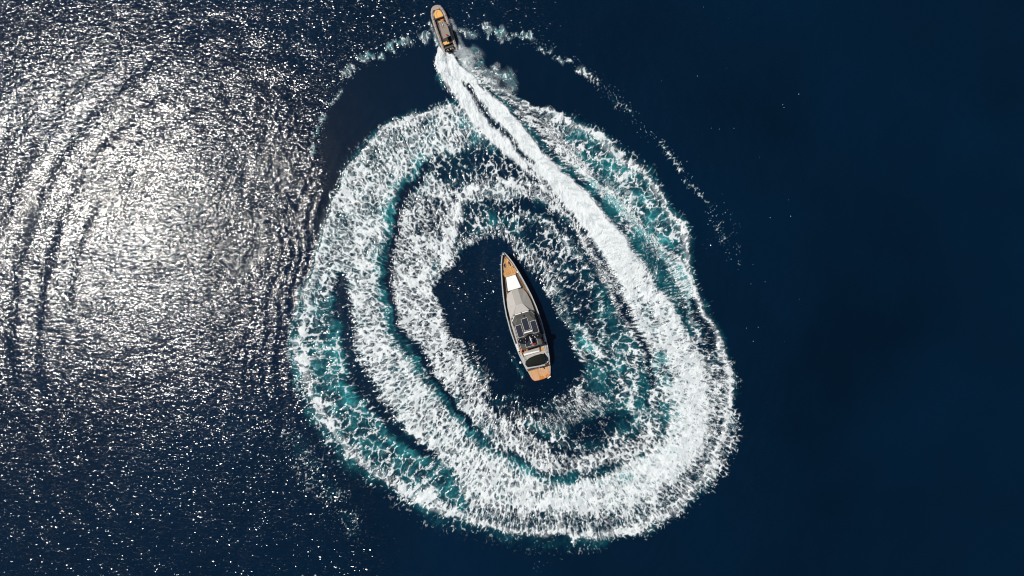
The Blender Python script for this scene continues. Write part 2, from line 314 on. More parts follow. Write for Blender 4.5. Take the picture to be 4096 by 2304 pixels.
def foam_fields(X, Y):
    """X, Y: 2-D arrays of plan coordinates.  Returns foam, milky, relief"""
    xm, ym = (X / PX).astype(np.float32), (-Y / PX).astype(np.float32)
    Xc = np.arange(1080, 3040, 5.0); Yc = np.arange(-20, 2260, 5.0)
    GX, GY = np.meshgrid(Xc, Yc)
    cv, sdo = paint(GX.astype(np.float32), GY.astype(np.float32))
    # ragged outlines: look the plan up at displaced places
    dx, dy, kw = direction(X.astype(np.float32), Y.astype(np.float32))
    al0 = xm * dx + ym * dy; ac0 = -xm * dy + ym * dx
    wx = (fbm(xm / 2.2, ym / 2.2, 3, 11) - .5); wy = (fbm(xm / 2.2, ym / 2.2, 3, 23) - .5)
    bx = (fbm(xm / 5.5, ym / 5.5, 2, 141) - .5); by = (fbm(xm / 5.5, ym / 5.5, 2, 145) - .5)
    tg = (fbm(al0 / 4.0 + wx, ac0 / 1.1 + wy, 3, 181) - .5) * 40 * (1 - .35 * kw) * (.12 + .88 * sstep(12, 60, np.abs(upsample(Xc, Yc, sdo, X, Y))))
    ba = 44 * (1 - .85 * kw)
    XX, YY = X + wx * 18 + bx * ba + dx * tg, Y + wy * 18 + by * ba - dy * tg
    D, A, S, M, G = (upsample(Xc, Yc, cv.ch[k], XX, YY) for k in 'DASMG')
    # curl the threads
    q = (fbm(xm / 1.3, ym / 1.3, 3, 31) - .5); p = (fbm(xm / 1.3, ym / 1.3, 3, 47) - .5)
    ux, uy = xm + q * 1.05, ym + p * 1.05
    f1, f2 = worley(ux, uy, dx, dy, 1.2, 2.3, 5)
    e1 = f2 - f1
    q2 = (fbm(xm / .5, ym / .5, 2, 61) - .5); p2 = (fbm(xm / .5, ym / .5, 2, 67) - .5)
    g1, g2 = worley(ux + q2 * .5, uy + p2 * .5, dx, dy, .68, 2.0, 9)
    e2 = g2 - g1
    n1 = fbm(xm / .45, ym / .45, 3, 71)
    big = fbm(xm / 3.5, ym / 3.5, 3, 81)
    net = np.maximum(1 - e1 * 1.5, .70 - e2 * 1.1) + .55 * (n1 - .5) + .25 * (big - .5)
    k1, k2 = worley(ux + q * 1.2 + q2 * .5, uy + p * 1.2 + p2 * .5, dx, dy, 1.95, 1.8, 21); e3 = k2 - k1
    netb = np.maximum(1 - e3 * 1.9, .66 - e1 * 1.3) + .40 * (n1 - .5) + .2 * (big - .5) + .25 * np.clip(.5 - e3, 0, 1) * (q * 2)
    h1, h2 = worley(ux * 1.0 + q2 * .3, uy + p2 * .3, dx, dy, .36, 1.6, 13)
    rad = fbm(al0 / 3.2 + q, ac0 / .75 + p * 1.5, 3, 161)
    lace = np.maximum(.62 - (h2 - h1), .9 - e2 * 1.6) + .8 * (fbm(xm / .7, ym / .7, 3, 151) - .5)
    # feathered texture: noise drawn out along the thread direction
    al = xm * dx + ym * dy; ac = -xm * dy + ym * dx
    lx = al / .9; ly = ac / .22
    st = fbm(lx + q * 2, ly + p * 3, 3, 91, .6) + .35 * (fbm(xm / .3, ym / .3, 2, 97) - .5)
    net = rank(net) * (1 - G) + rank(netb) * G; net = rank(net); st = rank(st); lace = rank(lace)
    mix = np.clip(S, 0, 1)
    pat = net * (1 - mix) + (st * .75 + net * .25) * mix
    D0 = np.where(D < 1, D * (.68 + .20 * sstep(.3, .8, D) + .12 * sstep(.85, 1.1, D)), D)
    Dn = D0 + ((big - .5) * .40 + (rad - .5) * .45) * np.clip(D * 4, 0, 1) * np.clip((1.35 - D) * 1.6, 0, 1)
    Dn = np.where(D < .02, 0, Dn)
    sw = .10 + .09 * mix
    thick = sstep(1 - Dn * .92 - sw, 1 - Dn * .92 + sw, pat)
    thin = (1 - .5 * mix) * sstep(1 - Dn * 1.05 - .22, 1 - Dn * 1.05 + .22, lace * .75 + pat * .25)
    foam = 1 - (1 - thick) * (1 - .42 * thin * sstep(.12, .55, D))
    foam = foam * np.clip(D * 12, 0, 1)
    foam *= 1 - .22 * sstep(.9, 1.1, D) * sstep(.45, .75, fbm(al0 / 1.6 + q, ac0 / .5, 3, 171))
    foam *= 1 - (.22 * (1 - sstep(.9, 1.15, D))) * sstep(.35, .7, fbm(xm / .8, ym / .8, 3, 131))
    mist = M * sstep(.15, .85, fbm(lx * .5, ly * .35, 3, 101) + M * .3)
    foam = np.maximum(foam, np.clip(mist, 0, 1))
    # bubbles under the surface
    milk = A * (.62 + .75 * sstep(.2, .8, fbm(xm / 2.2, ym / 2.2, 3, 111))) * (.6 + .6 * pat)
    milk = np.clip(milk - .05, 0, 1.2)
    return foam.astype(np.float32), milk.astype(np.float32), pat.astype(np.float32), D, (Xc, Yc, cv, sdo)
# ---------------------------------------------------------------- sea
def nd(nt, t, **kw):
    n = nt.nodes.new(t)
    for k, v in kw.items():
        if isinstance(k, str) and hasattr(n, k): setattr(n, k, v)
    return n
def water_material():
    m = bpy.data.materials.new('sea_water'); m.use_nodes = True; nt = m.node_tree; nt.nodes.clear(); L = nt.links.new
    def math_(op, a, b=None, c=None, clamp=False):
        n = nt.nodes.new('ShaderNodeMath'); n.operation = op; n.use_clamp = clamp
        for i, v in enumerate((a, b, c)):
            if v is None: continue
            if isinstance(v, (int, float)): n.inputs[i].default_value = v
            else: L(v, n.inputs[i])
        return n.outputs[0]
    def attr(name):
        n = nt.nodes.new('ShaderNodeAttribute'); n.attribute_name = name; return n.outputs['Fac']
    def mixc(f, a, b):
        n = nt.nodes.new('ShaderNodeMix'); n.data_type = 'RGBA'; L(f, n.inputs[0])
        for i, v in ((6, a), (7, b)):
            if isinstance(v, tuple): n.inputs[i].default_value = v
            else: L(v, n.inputs[i])
        return n.outputs[2]
    geo = nt.nodes.new('ShaderNodeNewGeometry'); pos = geo.outputs['Position']
    def noise(scale, detail, rough=.55, vec=pos, sc3=None, dist=0.0):
        if sc3:
            mp = nt.nodes.new('ShaderNodeMapping'); L(vec, mp.inputs[0]); mp.inputs['Scale'].default_value = sc3
            mp.inputs['Rotation'].default_value = (0, 0, math.radians(12)); vec = mp.outputs[0]
        n = nt.nodes.new('ShaderNodeTexNoise'); L(vec, n.inputs['Vector']); n.inputs['Scale'].default_value = scale
        n.inputs['Detail'].default_value = detail; n.inputs['Roughness'].default_value = rough; n.inputs['Distortion'].default_value = dist
        return n.outputs['Fac']
    foam, milk, chop = attr('foam'), attr('milk'), attr('chop')
    # foam: a little finer grain than the mesh carries
    g = noise(7.0, 3)
    f2 = math_('ADD', foam, math_('MULTIPLY', math_('MULTIPLY', math_('SUBTRACT', g, .5), 0.55), math_('MULTIPLY', math_('MULTIPLY', foam, math_('SUBTRACT', 1.0, foam)), 4.0)), clamp=True)
    # colours
    dm = nt.nodes.new('ShaderNodeMapRange'); L(noise(.022, 3), dm.inputs[0]); dm.inputs[1].default_value = .3; dm.inputs[2].default_value = .7; depth = dm.outputs[0]
    deep = mixc(depth, (.0002, .0105, .0300, 1), (.0002, .0058, .0165, 1))
    teal = mixc(math_('MULTIPLY', milk, .9, clamp=True), (.0008, .035, .060, 1), (.036, .29, .31, 1))
    body = mixc(math_('MULTIPLY', milk, 1.0, clamp=True), deep, teal)
    tone = noise(1.1, 4)
    white = mixc(tone, (.58, .64, .66, 1), (.88, .90, .90, 1))
    # chop: ripples that glitter
    big = noise(.11, 2)
    amp = math_('MULTIPLY', chop, math_('ADD', .55, math_('MULTIPLY', big, .9)))
    n1 = noise(.8, 3, .55, sc3=(1.0, 1.7, 1.0), dist=.3)
    h = math_('MULTIPLY', math_('SUBTRACT', n1, .5), amp)
    bump = nt.nodes.new('ShaderNodeBump'); bump.inputs['Strength'].default_value = 1.0; bump.inputs['Distance'].default_value = CHOP
    L(h, bump.inputs['Height'])
    # small facets, each with its own tilt, a few of them steep
    mp = nt.nodes.new('ShaderNodeMapping'); L(pos, mp.inputs[0]); mp.inputs['Scale'].default_value = (1.0, 1.75, 0.0); mp.inputs['Rotation'].default_value = (0, 0, math.radians(8))
    wob = nt.nodes.new('ShaderNodeTexNoise'); L(mp.outputs[0], wob.inputs['Vector']); wob.inputs['Scale'].default_value = 1.6
    va = nt.nodes.new('ShaderNodeVectorMath'); va.operation = 'ADD'; L(mp.outputs[0], va.inputs[0]); L(wob.outputs['Color'], va.inputs[1])
    vo = nt.nodes.new('ShaderNodeTexVoronoi'); vo.voronoi_dimensions = '2D'; L(va.outputs[0], vo.inputs['Vector']); vo.inputs['Scale'].default_value = FSCALE
    sp = nt.nodes.new('ShaderNodeSeparateXYZ'); L(vo.outputs['Color'], sp.inputs[0])
    tail = math_('MULTIPLY', math_('POWER', sp.outputs[2], FPOW), FTAIL); fa = math_('MULTIPLY', math_('ADD', FBASE, tail), math_('MULTIPLY', amp, 2.0))
    cb = nt.nodes.new('ShaderNodeCombineXYZ')
    L(math_('MULTIPLY', math_('SUBTRACT', sp.outputs[0], .5), fa), cb.inputs[0]); L(math_('MULTIPLY', math_('SUBTRACT', sp.outputs[1], .5), fa), cb.inputs[1])
    vb = nt.nodes.new('ShaderNodeVectorMath'); vb.operation = 'ADD'; L(bump.outputs[0], vb.inputs[0]); L(cb.outputs[0], vb.inputs[1])
    vn = nt.nodes.new('ShaderNodeVectorMath'); vn.operation = 'NORMALIZE'; L(vb.outputs[0], vn.inputs[0])
    fb = math_('ADD', math_('MULTIPLY', f2, .6), math_('MULTIPLY', noise(3.2, 4, .65), .8))
    bump2 = nt.nodes.new('ShaderNodeBump'); bump2.inputs['Strength'].default_value = 1.0; bump2.inputs['Distance'].default_value = .22
    L(fb, bump2.inputs['Height'])
    w = nt.nodes.new('ShaderNodeBsdfPrincipled'); L(body, w.inputs['Base Color']); w.inputs['IOR'].default_value = 1.39
    w.inputs['Roughness'].default_value = WROUGH; L(vn.outputs[0], w.inputs['Normal'])
    fo = nt.nodes.new('ShaderNodeBsdfPrincipled'); L(white, fo.inputs['Base Color']); fo.inputs['Roughness'].default_value = .75
    fo.inputs['Specular IOR Level'].default_value = .3; L(bump2.outputs[0], fo.inputs['Normal'])
    mx = nt.nodes.new('ShaderNodeMixShader'); L(f2, mx.inputs[0]); L(w.outputs[0], mx.inputs[1]); L(fo.outputs[0], mx.inputs[2])
    out = nt.nodes.new('ShaderNodeOutputMaterial'); L(mx.outputs[0], out.inputs[0])
    return m
CHOP = 0.095; WROUGH = 0.13; FSCALE = 4.6; FBASE = 0.05; FTAIL = 0.36; FPOW = 4.0

def axis(lo, hi, fine, flo, fhi, mid, far):
    """coordinates: fine inside flo..fhi, mid out to lo..hi, then growing out to far"""
    a = list(np.arange(flo, fhi, fine))
    x, st = a[-1], fine
    while x < far:
        st = min(st * 1.12, mid) if x < hi else st * 1.25
        x += st; a.append(x)
    x, st = a[0], fine; b = []
    while x > -far:
        st = min(st * 1.12, mid) if x > lo else st * 1.25
        x -= st; b.append(x)
    return np.array(b[::-1] + a)

def grid_mesh(name, verts, quads, attrs, mat):
    used = np.zeros(len(verts), bool); used[quads.ravel()] = True
    remap = np.cumsum(used) - 1; v = verts[used]; q = remap[quads].astype(np.int32)
    me = bpy.data.meshes.new(name)
    me.vertices.add(len(v)); me.vertices.foreach_set('co', v.astype(np.float32).ravel())
    me.loops.add(q.size); me.loops.foreach_set('vertex_index', q.ravel())
    me.polygons.add(len(q)); me.polygons.foreach_set('loop_start', np.arange(0, q.size, 4, dtype=np.int32))
    me.polygons.foreach_set('loop_total', np.full(len(q), 4, np.int32))
    me.polygons.foreach_set('use_smooth', np.ones(len(q), bool))
    for k, a in attrs.items():
        at = me.attributes.new(k, 'FLOAT', 'POINT'); at.data.foreach_set('value', a[used].astype(np.float32))
    me.update(calc_edges=True); me.materials.append(mat)
    o = bpy.data.objects.new(name, me); COL.objects.link(o); return o

def build_sea():
    xs = axis(-104, 104, .115, -44.5, 45.5, .36, 5000); ys = axis(-60, 60, .115, -51.5, 57.0, .36, 5000)
    XM, YM = np.meshgrid(xs, ys); n, mcol = XM.shape
    XM = XM.astype(np.float32); YM = YM.astype(np.float32)
    fi = np.where((ys > -52) & (ys < 57.5))[0]; fj = np.where((xs > -45) & (xs < 46))[0]
    sl = (slice(fi[0], fi[-1] + 1), slice(fj[0], fj[-1] + 1))
    foam = np.zeros(XM.shape, np.float32); milk = foam.copy(); D = foam.copy()
    X = XM * PX + 2048; Y = 1152 - YM * PX
    fo, mi, pat, d, (Xc, Yc, cv, sdo) = foam_fields(X[sl], Y[sl])
    foam[sl], milk[sl], D[sl] = fo, mi, d
    # ---- relief
    xm, ym = XM, YM
    r = np.hypot(XM, YM); near = (1 - sstep(110, 160, r)).astype(np.float32)
    z = .20 * (fbm(xm / 9, ym / 13, 3, 201) - .5) + .10 * (fbm(xm / 2.6, ym / 3.4, 2, 211) - .5)
    # rings thrown outward by the turning boat, seen in the glitter
    wob = fbm(X / 420, Y / 420, 2, 221); ang = np.arctan2(-(Y - 1250), X - 2060)
    rr = np.hypot((X - 2060) / .95, (Y - 1250) / 1.12) / PX + wob * 9
    env = np.exp(-((rr - 52) / 15) ** 2) * (.35 + 1.3 * fbm(xm / 14, ym / 22, 2, 231))
    env *= np.where(X < 2060, 1.0, .5)
    env *= sstep(.25, .7, fbm(xm / 7 + 3, ym / 12, 3, 261)) * (1 - .9 * sstep(500, 250, Y))
    z += .030 * env * np.sin(rr * 2 * np.pi / 2.4 + wob * 8 + 4 * fbm(xm / 6, ym / 9, 2, 271))
    # older, longer ripples crossing the far left
    r2 = np.hypot(X + 80 - 1100, (Y - 1350) / 1.25) / PX
    z += .05 * np.exp(-((r2 - 44) / 9) ** 2) * np.sin(r2 * 2 * np.pi / 5.2 + wob * 5) * (.5 + fbm(xm / 20, ym / 20, 2, 241)) * (X < 1300)
    z *= near * (1 - .8 * (1 - sstep(330, 420, np.hypot((X - 1560) / 1.0, (Y - 480) / 1.2))))
    dsm = np.clip(D, 0, 1.1)
    z[sl] += (.16 * sstep(.02, .5, dsm) + .42 * sstep(.75, 1.15, dsm) * 1.0)[sl] + .10 * fo + .10 * (pat - .5) * sstep(.02, .3, d)
    calm = Canvas(*np.meshgrid(np.arange(-300, 4400, 12.0).astype(np.float32), np.arange(-300, 2600, 12.0).astype(np.float32)))
    calm.ch['C'] = np.ones(calm.X.shape, np.float32)
    calm.poly([(820,560),(1290,620),(1260,1000),(1190,1350),(1180,1560),(800,1500),(700,1000)], soft=130, C=1.45)
    calm.poly([(1745,150),(1600,190),(1480,235),(1380,310),(1310,410),(1270,520),(1265,620),(1290,700),(1265,820),(1255,930),(1400,1000),(2000,1200),(2700,1000),(2900,800),
               (2850,700),(2700,560),(2500,400),(2300,260),(2100,160),(1900,130)], soft=40, C=.08)
    calm.poly([(1180,1500),(1230,1640),(1260,1760),(1330,1900),(1420,2060),(1480,2400),(2700,2400),(3000,1900),(3040,1400),(2900,1000),(2200,1700),(1500,1700)], soft=45, C=.22)
    calm.poly([(2900,-200),(3300,-200),(4400,-200),(4400,2600),(3000,2600),(3050,1900),(3060,1400),(2960,900)], soft=80, C=.35)
    calm.poly([(-300,1500),(600,1450),(1250,1480),(1400,1900),(1500,2700),(-300,2700)], soft=200, C=.86)
    calm.poly([(2100,-300),(2600,-300),(3200,-300),(3200,900),(3000,1000),(2750,700),(2500,430),(2250,230)], soft=110, C=.42)
    calm.poly([(x + (2090 - x) * .03, y + (1290 - y) * .03) for x, y in OUTER], soft=20, C=.15)
    calm.poly(POOL, soft=20, C=.5)
    calm.stroke([(1830,1160,22),(1850,1180,26)], soft=.9, C=1.1); calm.stroke([(1950,1120,18),(1945,1170,22),(1930,1200,18)], soft=.9, C=1.25)
    chop = upsample(calm.X[0], calm.Y[:, 0], calm.ch['C'], X, Y)
    chop = chop * (1 - .5 * sstep(200, 900, r))
    verts = np.stack([XM.ravel(), YM.ravel(), z.ravel()], 1)
    idx = np.arange(n * mcol).reshape(n, mcol)
    quads = np.stack([idx[:-1, :-1], idx[:-1, 1:], idx[1:, 1:], idx[1:, :-1]], -1).reshape(-1, 4)
    # faces that carry the wake
    act = np.maximum(D, np.maximum(foam, milk * .6)) > .035
    k = 3; a2 = act.copy()
    for s in range(1, k + 1):
        a2[s:] |= act[:-s]; a2[:-s] |= act[s:]
    a3 = a2.copy()
    for s in range(1, k + 1):
        a3[:, s:] |= a2[:, :-s]; a3[:, :-s] |= a2[:, s:]
    isf = (a3[:-1, :-1] & a3[1:, 1:] & a3[:-1, 1:] & a3[1:, :-1]).ravel()
    m = water_material()
    attrs = {'foam': foam.ravel(), 'milk': milk.ravel(), 'chop': chop.ravel()}
    sea = grid_mesh('sea', verts, quads[~isf], attrs, m); sea['kind'] = 'structure'
    sea['label'] = 'dark navy open sea with sun glitter spread over its left side'
    wk = grid_mesh('wake_foam', verts, quads[isf], attrs, m); wk['kind'] = 'stuff'
    wk['label'] = 'white and turquoise oval foam wake curling round the yacht'; wk['category'] = 'foam'
    return (xs, ys, z)
SEA = build_sea()
def sea_z(x, y):
    xs, ys, z = SEA
    return float(z[np.searchsorted(ys, y), np.searchsorted(xs, x)])
# ---------------------------------------------------------------- helpers for the boats
def tag(o, label=None, cat=None, group=None, kind=None):
    if label: o['label'] = label
    if cat: o['category'] = cat
    if group: o['group'] = group
    if kind: o['kind'] = kind
    return o
def empty(name, loc, rz=0.0):
    o = bpy.data.objects.new(name, None); COL.objects.link(o); o.location = loc; o.rotation_euler = (0, 0, rz); return o
def link_mesh(name, bm, mat, parent=None, smooth=False, angle=None):
    bmesh.ops.recalc_face_normals(bm, faces=bm.faces)
    me = bpy.data.meshes.new(name); bm.to_mesh(me); bm.free()
    if smooth:
        me.polygons.foreach_set('use_smooth', [True] * len(me.polygons))
        try: me.set_sharp_from_angle(angle=angle or math.radians(40))
        except Exception: pass
    me.materials.append(mat)
    o = bpy.data.objects.new(name, me); COL.objects.link(o)
    if parent: o.parent = parent
    return o
def mat(name, col, rough=.5, metal=0.0, spec=.5, coat=0.0, vary=.12, scale=1.5, bump=0.0, bscale=20.0):
    m = bpy.data.materials.new(name); m.use_nodes = True; nt = m.node_tree; b = nt.nodes['Principled BSDF']
    b.inputs['Roughness'].default_value = rough; b.inputs['Metallic'].default_value = metal
    b.inputs['Specular IOR Level'].default_value = spec; b.inputs['Coat Weight'].default_value = coat
    tc = nt.nodes.new('ShaderNodeTexCoord'); n = nt.nodes.new('ShaderNodeTexNoise'); n.inputs['Scale'].default_value = scale; n.inputs['Detail'].default_value = 5
    nt.links.new(tc.outputs['Object'], n.inputs['Vector'])
    mx = nt.nodes.new('ShaderNodeMix'); mx.data_type = 'RGBA'; nt.links.new(n.outputs['Fac'], mx.inputs[0])
    mx.inputs[6].default_value = tuple(c * (1 - vary) for c in col) + (1,); mx.inputs[7].default_value = tuple(min(1, c * (1 + vary)) for c in col) + (1,)
    nt.links.new(mx.outputs[2], b.inputs['Base Color'])
    if bump:
        n2 = nt.nodes.new('ShaderNodeTexNoise'); n2.inputs['Scale'].default_value = bscale; n2.inputs['Detail'].default_value = 3
        nt.links.new(tc.outputs['Object'], n2.inputs['Vector'])
        bp = nt.nodes.new('ShaderNodeBump'); bp.inputs['Distance'].default_value = bump; nt.links.new(n2.outputs['Fac'], bp.inputs['Height'])
        nt.links.new(bp.outputs[0], b.inputs['Normal'])
    return m
def teak(name, col, seam, axis='X', pitch=.14):
    m = mat(name, col, .65, vary=.18, scale=2.0); nt = m.node_tree; b = nt.nodes['Principled BSDF']
    src = b.inputs['Base Color'].links[0].from_socket
    tc = nt.nodes.new('ShaderNodeTexCoord'); sp = nt.nodes.new('ShaderNodeSeparateXYZ'); nt.links.new(tc.outputs['Object'], sp.inputs[0])
    d = nt.nodes.new('ShaderNodeMath'); d.operation = 'DIVIDE'; nt.links.new(sp.outputs[axis], d.inputs[0]); d.inputs[1].default_value = pitch
    fr = nt.nodes.new('ShaderNodeMath'); fr.operation = 'FRACT'; nt.links.new(d.outputs[0], fr.inputs[0])
    lt = nt.nodes.new('ShaderNodeMath'); lt.operation = 'LESS_THAN'; nt.links.new(fr.outputs[0], lt.inputs[0]); lt.inputs[1].default_value = .12
    fl = nt.nodes.new('ShaderNodeMath'); fl.operation = 'FLOOR'; nt.links.new(d.outputs[0], fl.inputs[0])
    wn_ = nt.nodes.new('ShaderNodeTexWhiteNoise'); wn_.noise_dimensions = '1D'; nt.links.new(fl.outputs[0], wn_.inputs['W'])
    hv = nt.nodes.new('ShaderNodeHueSaturation'); nt.links.new(src, hv.inputs['Color'])
    mr = nt.nodes.new('ShaderNodeMapRange'); nt.links.new(wn_.outputs['Value'], mr.inputs[0]); mr.inputs[3].default_value = .86; mr.inputs[4].default_value = 1.12
    nt.links.new(mr.outputs[0], hv.inputs['Value'])
    mx = nt.nodes.new('ShaderNodeMix'); mx.data_type = 'RGBA'; nt.links.new(lt.outputs[0], mx.inputs[0]); nt.links.new(hv.outputs[0], mx.inputs[6])
    mx.inputs[7].default_value = seam + (1,); nt.links.new(mx.outputs[2], b.inputs['Base Color'])
    return m
MT = dict(
    silver=mat('silver_hull_paint', (.36, .40, .42), .25, 0, .5, .4), rail=mat('pale_cap_rail', (.40, .45, .47), .3, 0, .5, .3),
    bottom=mat('dark_antifouling', (.02, .03, .05), .5), grey=mat('warm_grey_paint', (.33, .31, .28), .45, vary=.06), lightgrey=mat('light_grey_paint', (.42, .40, .37), .4, vary=.06),
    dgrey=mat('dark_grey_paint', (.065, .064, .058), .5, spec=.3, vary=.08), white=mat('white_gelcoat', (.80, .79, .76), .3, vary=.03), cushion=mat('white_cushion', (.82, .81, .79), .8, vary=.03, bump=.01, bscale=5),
    black=mat('gloss_black', (.006, .006, .007), .12, 0, .6, .5), rubber=mat('black_rubber', (.012, .012, .013), .6), glass=mat('dark_glass', (.01, .012, .015), .05, 0, .8),
    cover=mat('dark_canvas', (.008, .010, .008), .75, spec=.15, vary=.35, scale=1.2, bump=.02, bscale=3), steel=mat('polished_steel', (.55, .55, .56), .18, 1.0), orange=mat('orange_plastic', (.62, .11, .015), .5),
    red=mat('red_cloth', (.55, .02, .02), .8), teak=teak('pale_teak', (.58, .32, .15), (.33, .19, .10)), fteak=teak('golden_teak', (.56, .29, .095), (.24, .11, .04)),
    dteak=teak('side_deck_teak', (.19, .10, .045), (.05, .03, .02)), tcush=mat('tan_cushion', (.74, .40, .11), .7, vary=.08, bump=.01, bscale=4),
    tube=mat('taupe_tube_fabric', (.33, .275, .25), .55, vary=.14, scale=1.2), ttop=mat('taupe_canopy', (.23, .185, .15), .5, vary=.1), ocloth=mat('orange_brown_cloth', (.50, .19, .02), .8, vary=.3, scale=6),
    rope=mat('rope', (.35, .31, .25), .9), cell=mat('solar_cell', (.012, .016, .032), .28, 0, .5, .3, vary=.3, scale=8), frame=mat('panel_frame', (.72, .72, .70), .4))

def prism(name, pts, z0, z1, m, parent, bevel=.03, smooth=False):
    """upright prism on an outline of (x, y), rim bevelled; z1 may be a function of (x, y)"""
    bm = bmesh.new(); top = z1 if callable(z1) else (lambda x, y: z1)
    lo = [bm.verts.new((x, y, z0)) for x, y in pts]; hi = [bm.verts.new((x, y, top(x, y))) for x, y in pts]
    n = len(pts); bm.faces.new(hi); bm.faces.new(lo[::-1])
    for i in range(n): bm.faces.new((lo[i], lo[(i + 1) % n], hi[(i + 1) % n], hi[i]))
    if bevel:
        he = set(hi); ed = [e for e in bm.edges if e.verts[0] in he and e.verts[1] in he]
        bmesh.ops.bevel(bm, geom=ed, offset=bevel, segments=2, affect='EDGES', profile=.6)
    return link_mesh(name, bm, m, parent, smooth)
def box(name, c, s, m, parent, rz=0.0, bevel=.02, rx=0.0, ry=0.0):
    bm = bmesh.new(); bmesh.ops.create_cube(bm, size=1); bmesh.ops.scale(bm, vec=s, verts=bm.verts)
    if bevel: bmesh.ops.bevel(bm, geom=bm.edges[:], offset=min(bevel, min(s) * .45), segments=2, affect='EDGES')
    bmesh.ops.transform(bm, matrix=Matrix.Translation(c) @ Matrix.Rotation(rz, 4, 'Z') @ Matrix.Rotation(ry, 4, 'Y') @ Matrix.Rotation(rx, 4, 'X'), verts=bm.verts)
    return link_mesh(name, bm, m, parent)
def ball(name, c, s, m, parent, seg=20, rz=0.0, cut=None):
    bm = bmesh.new(); bmesh.ops.create_uvsphere(bm, u_segments=seg, v_segments=seg // 2, radius=1)
    bmesh.ops.scale(bm, vec=s, verts=bm.verts)
    bmesh.ops.transform(bm, matrix=Matrix.Translation(c) @ Matrix.Rotation(rz, 4, 'Z'), verts=bm.verts)
    return link_mesh(name, bm, m, parent, True, math.radians(80))
def tube_bm(bm, pts, rad, seg=10, closed=False):
    pts = [Vector(p) for p in pts]; n = len(pts); rings = []
    for i, p in enumerate(pts):
        a = pts[(i - 1) % n] if (closed or i) else p; b = pts[(i + 1) % n] if (closed or i < n - 1) else p
        t = (b - a).normalized(); u = t.orthogonal() if abs(t.z) > .9 else t.cross(Vector((0, 0, 1))); u.normalize(); v = u.cross(t)
        r = rad[i] if isinstance(rad, (list, tuple)) else rad
        rings.append([bm.verts.new(p + u * math.cos(2 * math.pi * k / seg) * r + v * math.sin(2 * math.pi * k / seg) * r) for k in range(seg)])
    for i in range(n if closed else n - 1):
        A, B = rings[i], rings[(i + 1) % n]
        for k in range(seg): bm.faces.new((A[k], A[(k + 1) % seg], B[(k + 1) % seg], B[k]))
    if not closed:
        bm.faces.new(rings[0][::-1]); bm.faces.new(rings[-1])
def tube(name, pts, rad, m, parent=None, seg=10, closed=False):
    bm = bmesh.new(); tube_bm(bm, pts, rad, seg, closed); return link_mesh(name, bm, m, parent, True, math.radians(50))
def surf(name, rows, m, parent, thick=0.0, smooth=False, close=False):
    """sheet through rows of equal length"""
    bm = bmesh.new(); V = [[bm.verts.new(p) for p in r] for r in rows]
    for a, b in zip(V[:-1], V[1:]):
        for i in range(len(a) - 1): bm.faces.new((a[i], a[i + 1], b[i + 1], b[i]))
    bmesh.ops.remove_doubles(bm, verts=bm.verts, dist=1e-4)
    if thick: bmesh.ops.recalc_face_normals(bm, faces=bm.faces); bmesh.ops.solidify(bm, geom=bm.faces[:], thickness=thick)
    return link_mesh(name, bm, m, parent, smooth)
def interp(tab, s):
    for (a, va), (b, vb) in zip(tab[:-1], tab[1:]):
        if s <= b: return va + (vb - va) * max(0, (s - a)) / (b - a)
    return tab[-1][1]

# ---------------------------------------------------------------- motor yacht
YL = 12.87                                   # metres from bow to the root
yx, yy = W(2013.5 + .2931 * YL * PX, 1011 + .9561 * YL * PX)
yacht = tag(empty('motor_yacht', (yx, yy, 0), math.radians(17.04)), 'long grey motor yacht lying still in the middle of the foam oval', 'yacht')
def P(s, t, z=None):                         # s metres aft of the bow, t to starboard
    return (t, YL - s) if z is None else (t, YL - s, z)
HW = [(0, .06), (.3, .34), (.8, .60), (1.2, .78), (2.4, 1.25), (4.1, 1.70), (5.8, 2.10), (7.7, 2.50), (9.6, 2.83), (11.8, 3.08), (13.5, 3.15), (15, 3.20), (17.4, 3.10), (19.6, 2.95), (21.8, 2.63), (23.3, 2.35)]
SH = [(0, 2.75), (6, 2.5), (12, 2.25), (19, 2.1), (22.2, 2.0), (23.3, 1.5)]
DK = [(0, 2.05), (4.4, 1.85), (4.7, 1.55), (19, 1.45), (23.3, 1.35)]
hw = lambda s: interp(HW, s); sh = lambda s: interp(SH, s); dk = lambda s: interp(DK, s)
SS = [0, .15, .3, .55, .8, 1.2, 1.8, 2.4, 3.2, 4.1, 5, 5.8, 6.8, 7.7, 8.6, 9.6, 10.7, 11.8, 12.6, 13.5, 14.2, 15, 16.2, 17.4, 18.5, 19.6, 20.8, 21.8, 22.6, 23.3]
for sd in (-1, 1):
    rows = [[P(s, sd * max(.02, hw(s)), sh(s)), P(s, sd * max(.02, hw(s) * 1.005), sh(s) - .25), P(s + .1, sd * max(.015, hw(s) * .955), .9), P(s + .35, sd * max(.01, hw(s) * .86), .05)] for s in SS]
    surf('hull_side', rows, MT['silver'], yacht, smooth=True)
    rows = [[P(s + .35, sd * max(.01, hw(s) * .86), .05), P(s + .6, sd * hw(s) * .5, -.8), P(s + .6, 0, -1.2)] for s in SS]
    surf('hull_bottom', rows, MT['bottom'], yacht, smooth=True)
    iw = lambda s: max(.02, hw(s) - min(.22, hw(s) * .4))
    rows = [[P(s, sd * hw(s), sh(s)), P(s, sd * (hw(s) - .02), sh(s) + .04), P(s + .02, sd * (iw(s) + .01), sh(s) + .04), P(s + .02, sd * iw(s), sh(s) - .01)] for s in SS]
    surf('cap_rail', rows, MT['rail'], yacht, smooth=True)
    rows = [[P(s, sd * iw(s), sh(s)), P(s, sd * (iw(s) - .02), dk(s) - .05)] for s in SS]
    surf('bulwark', rows, MT['lightgrey'], yacht)
rows = [[P(s, -iw(s), dk(s)), P(s, 0, dk(s) + .02), P(s, iw(s), dk(s))] for s in SS if s > .4]
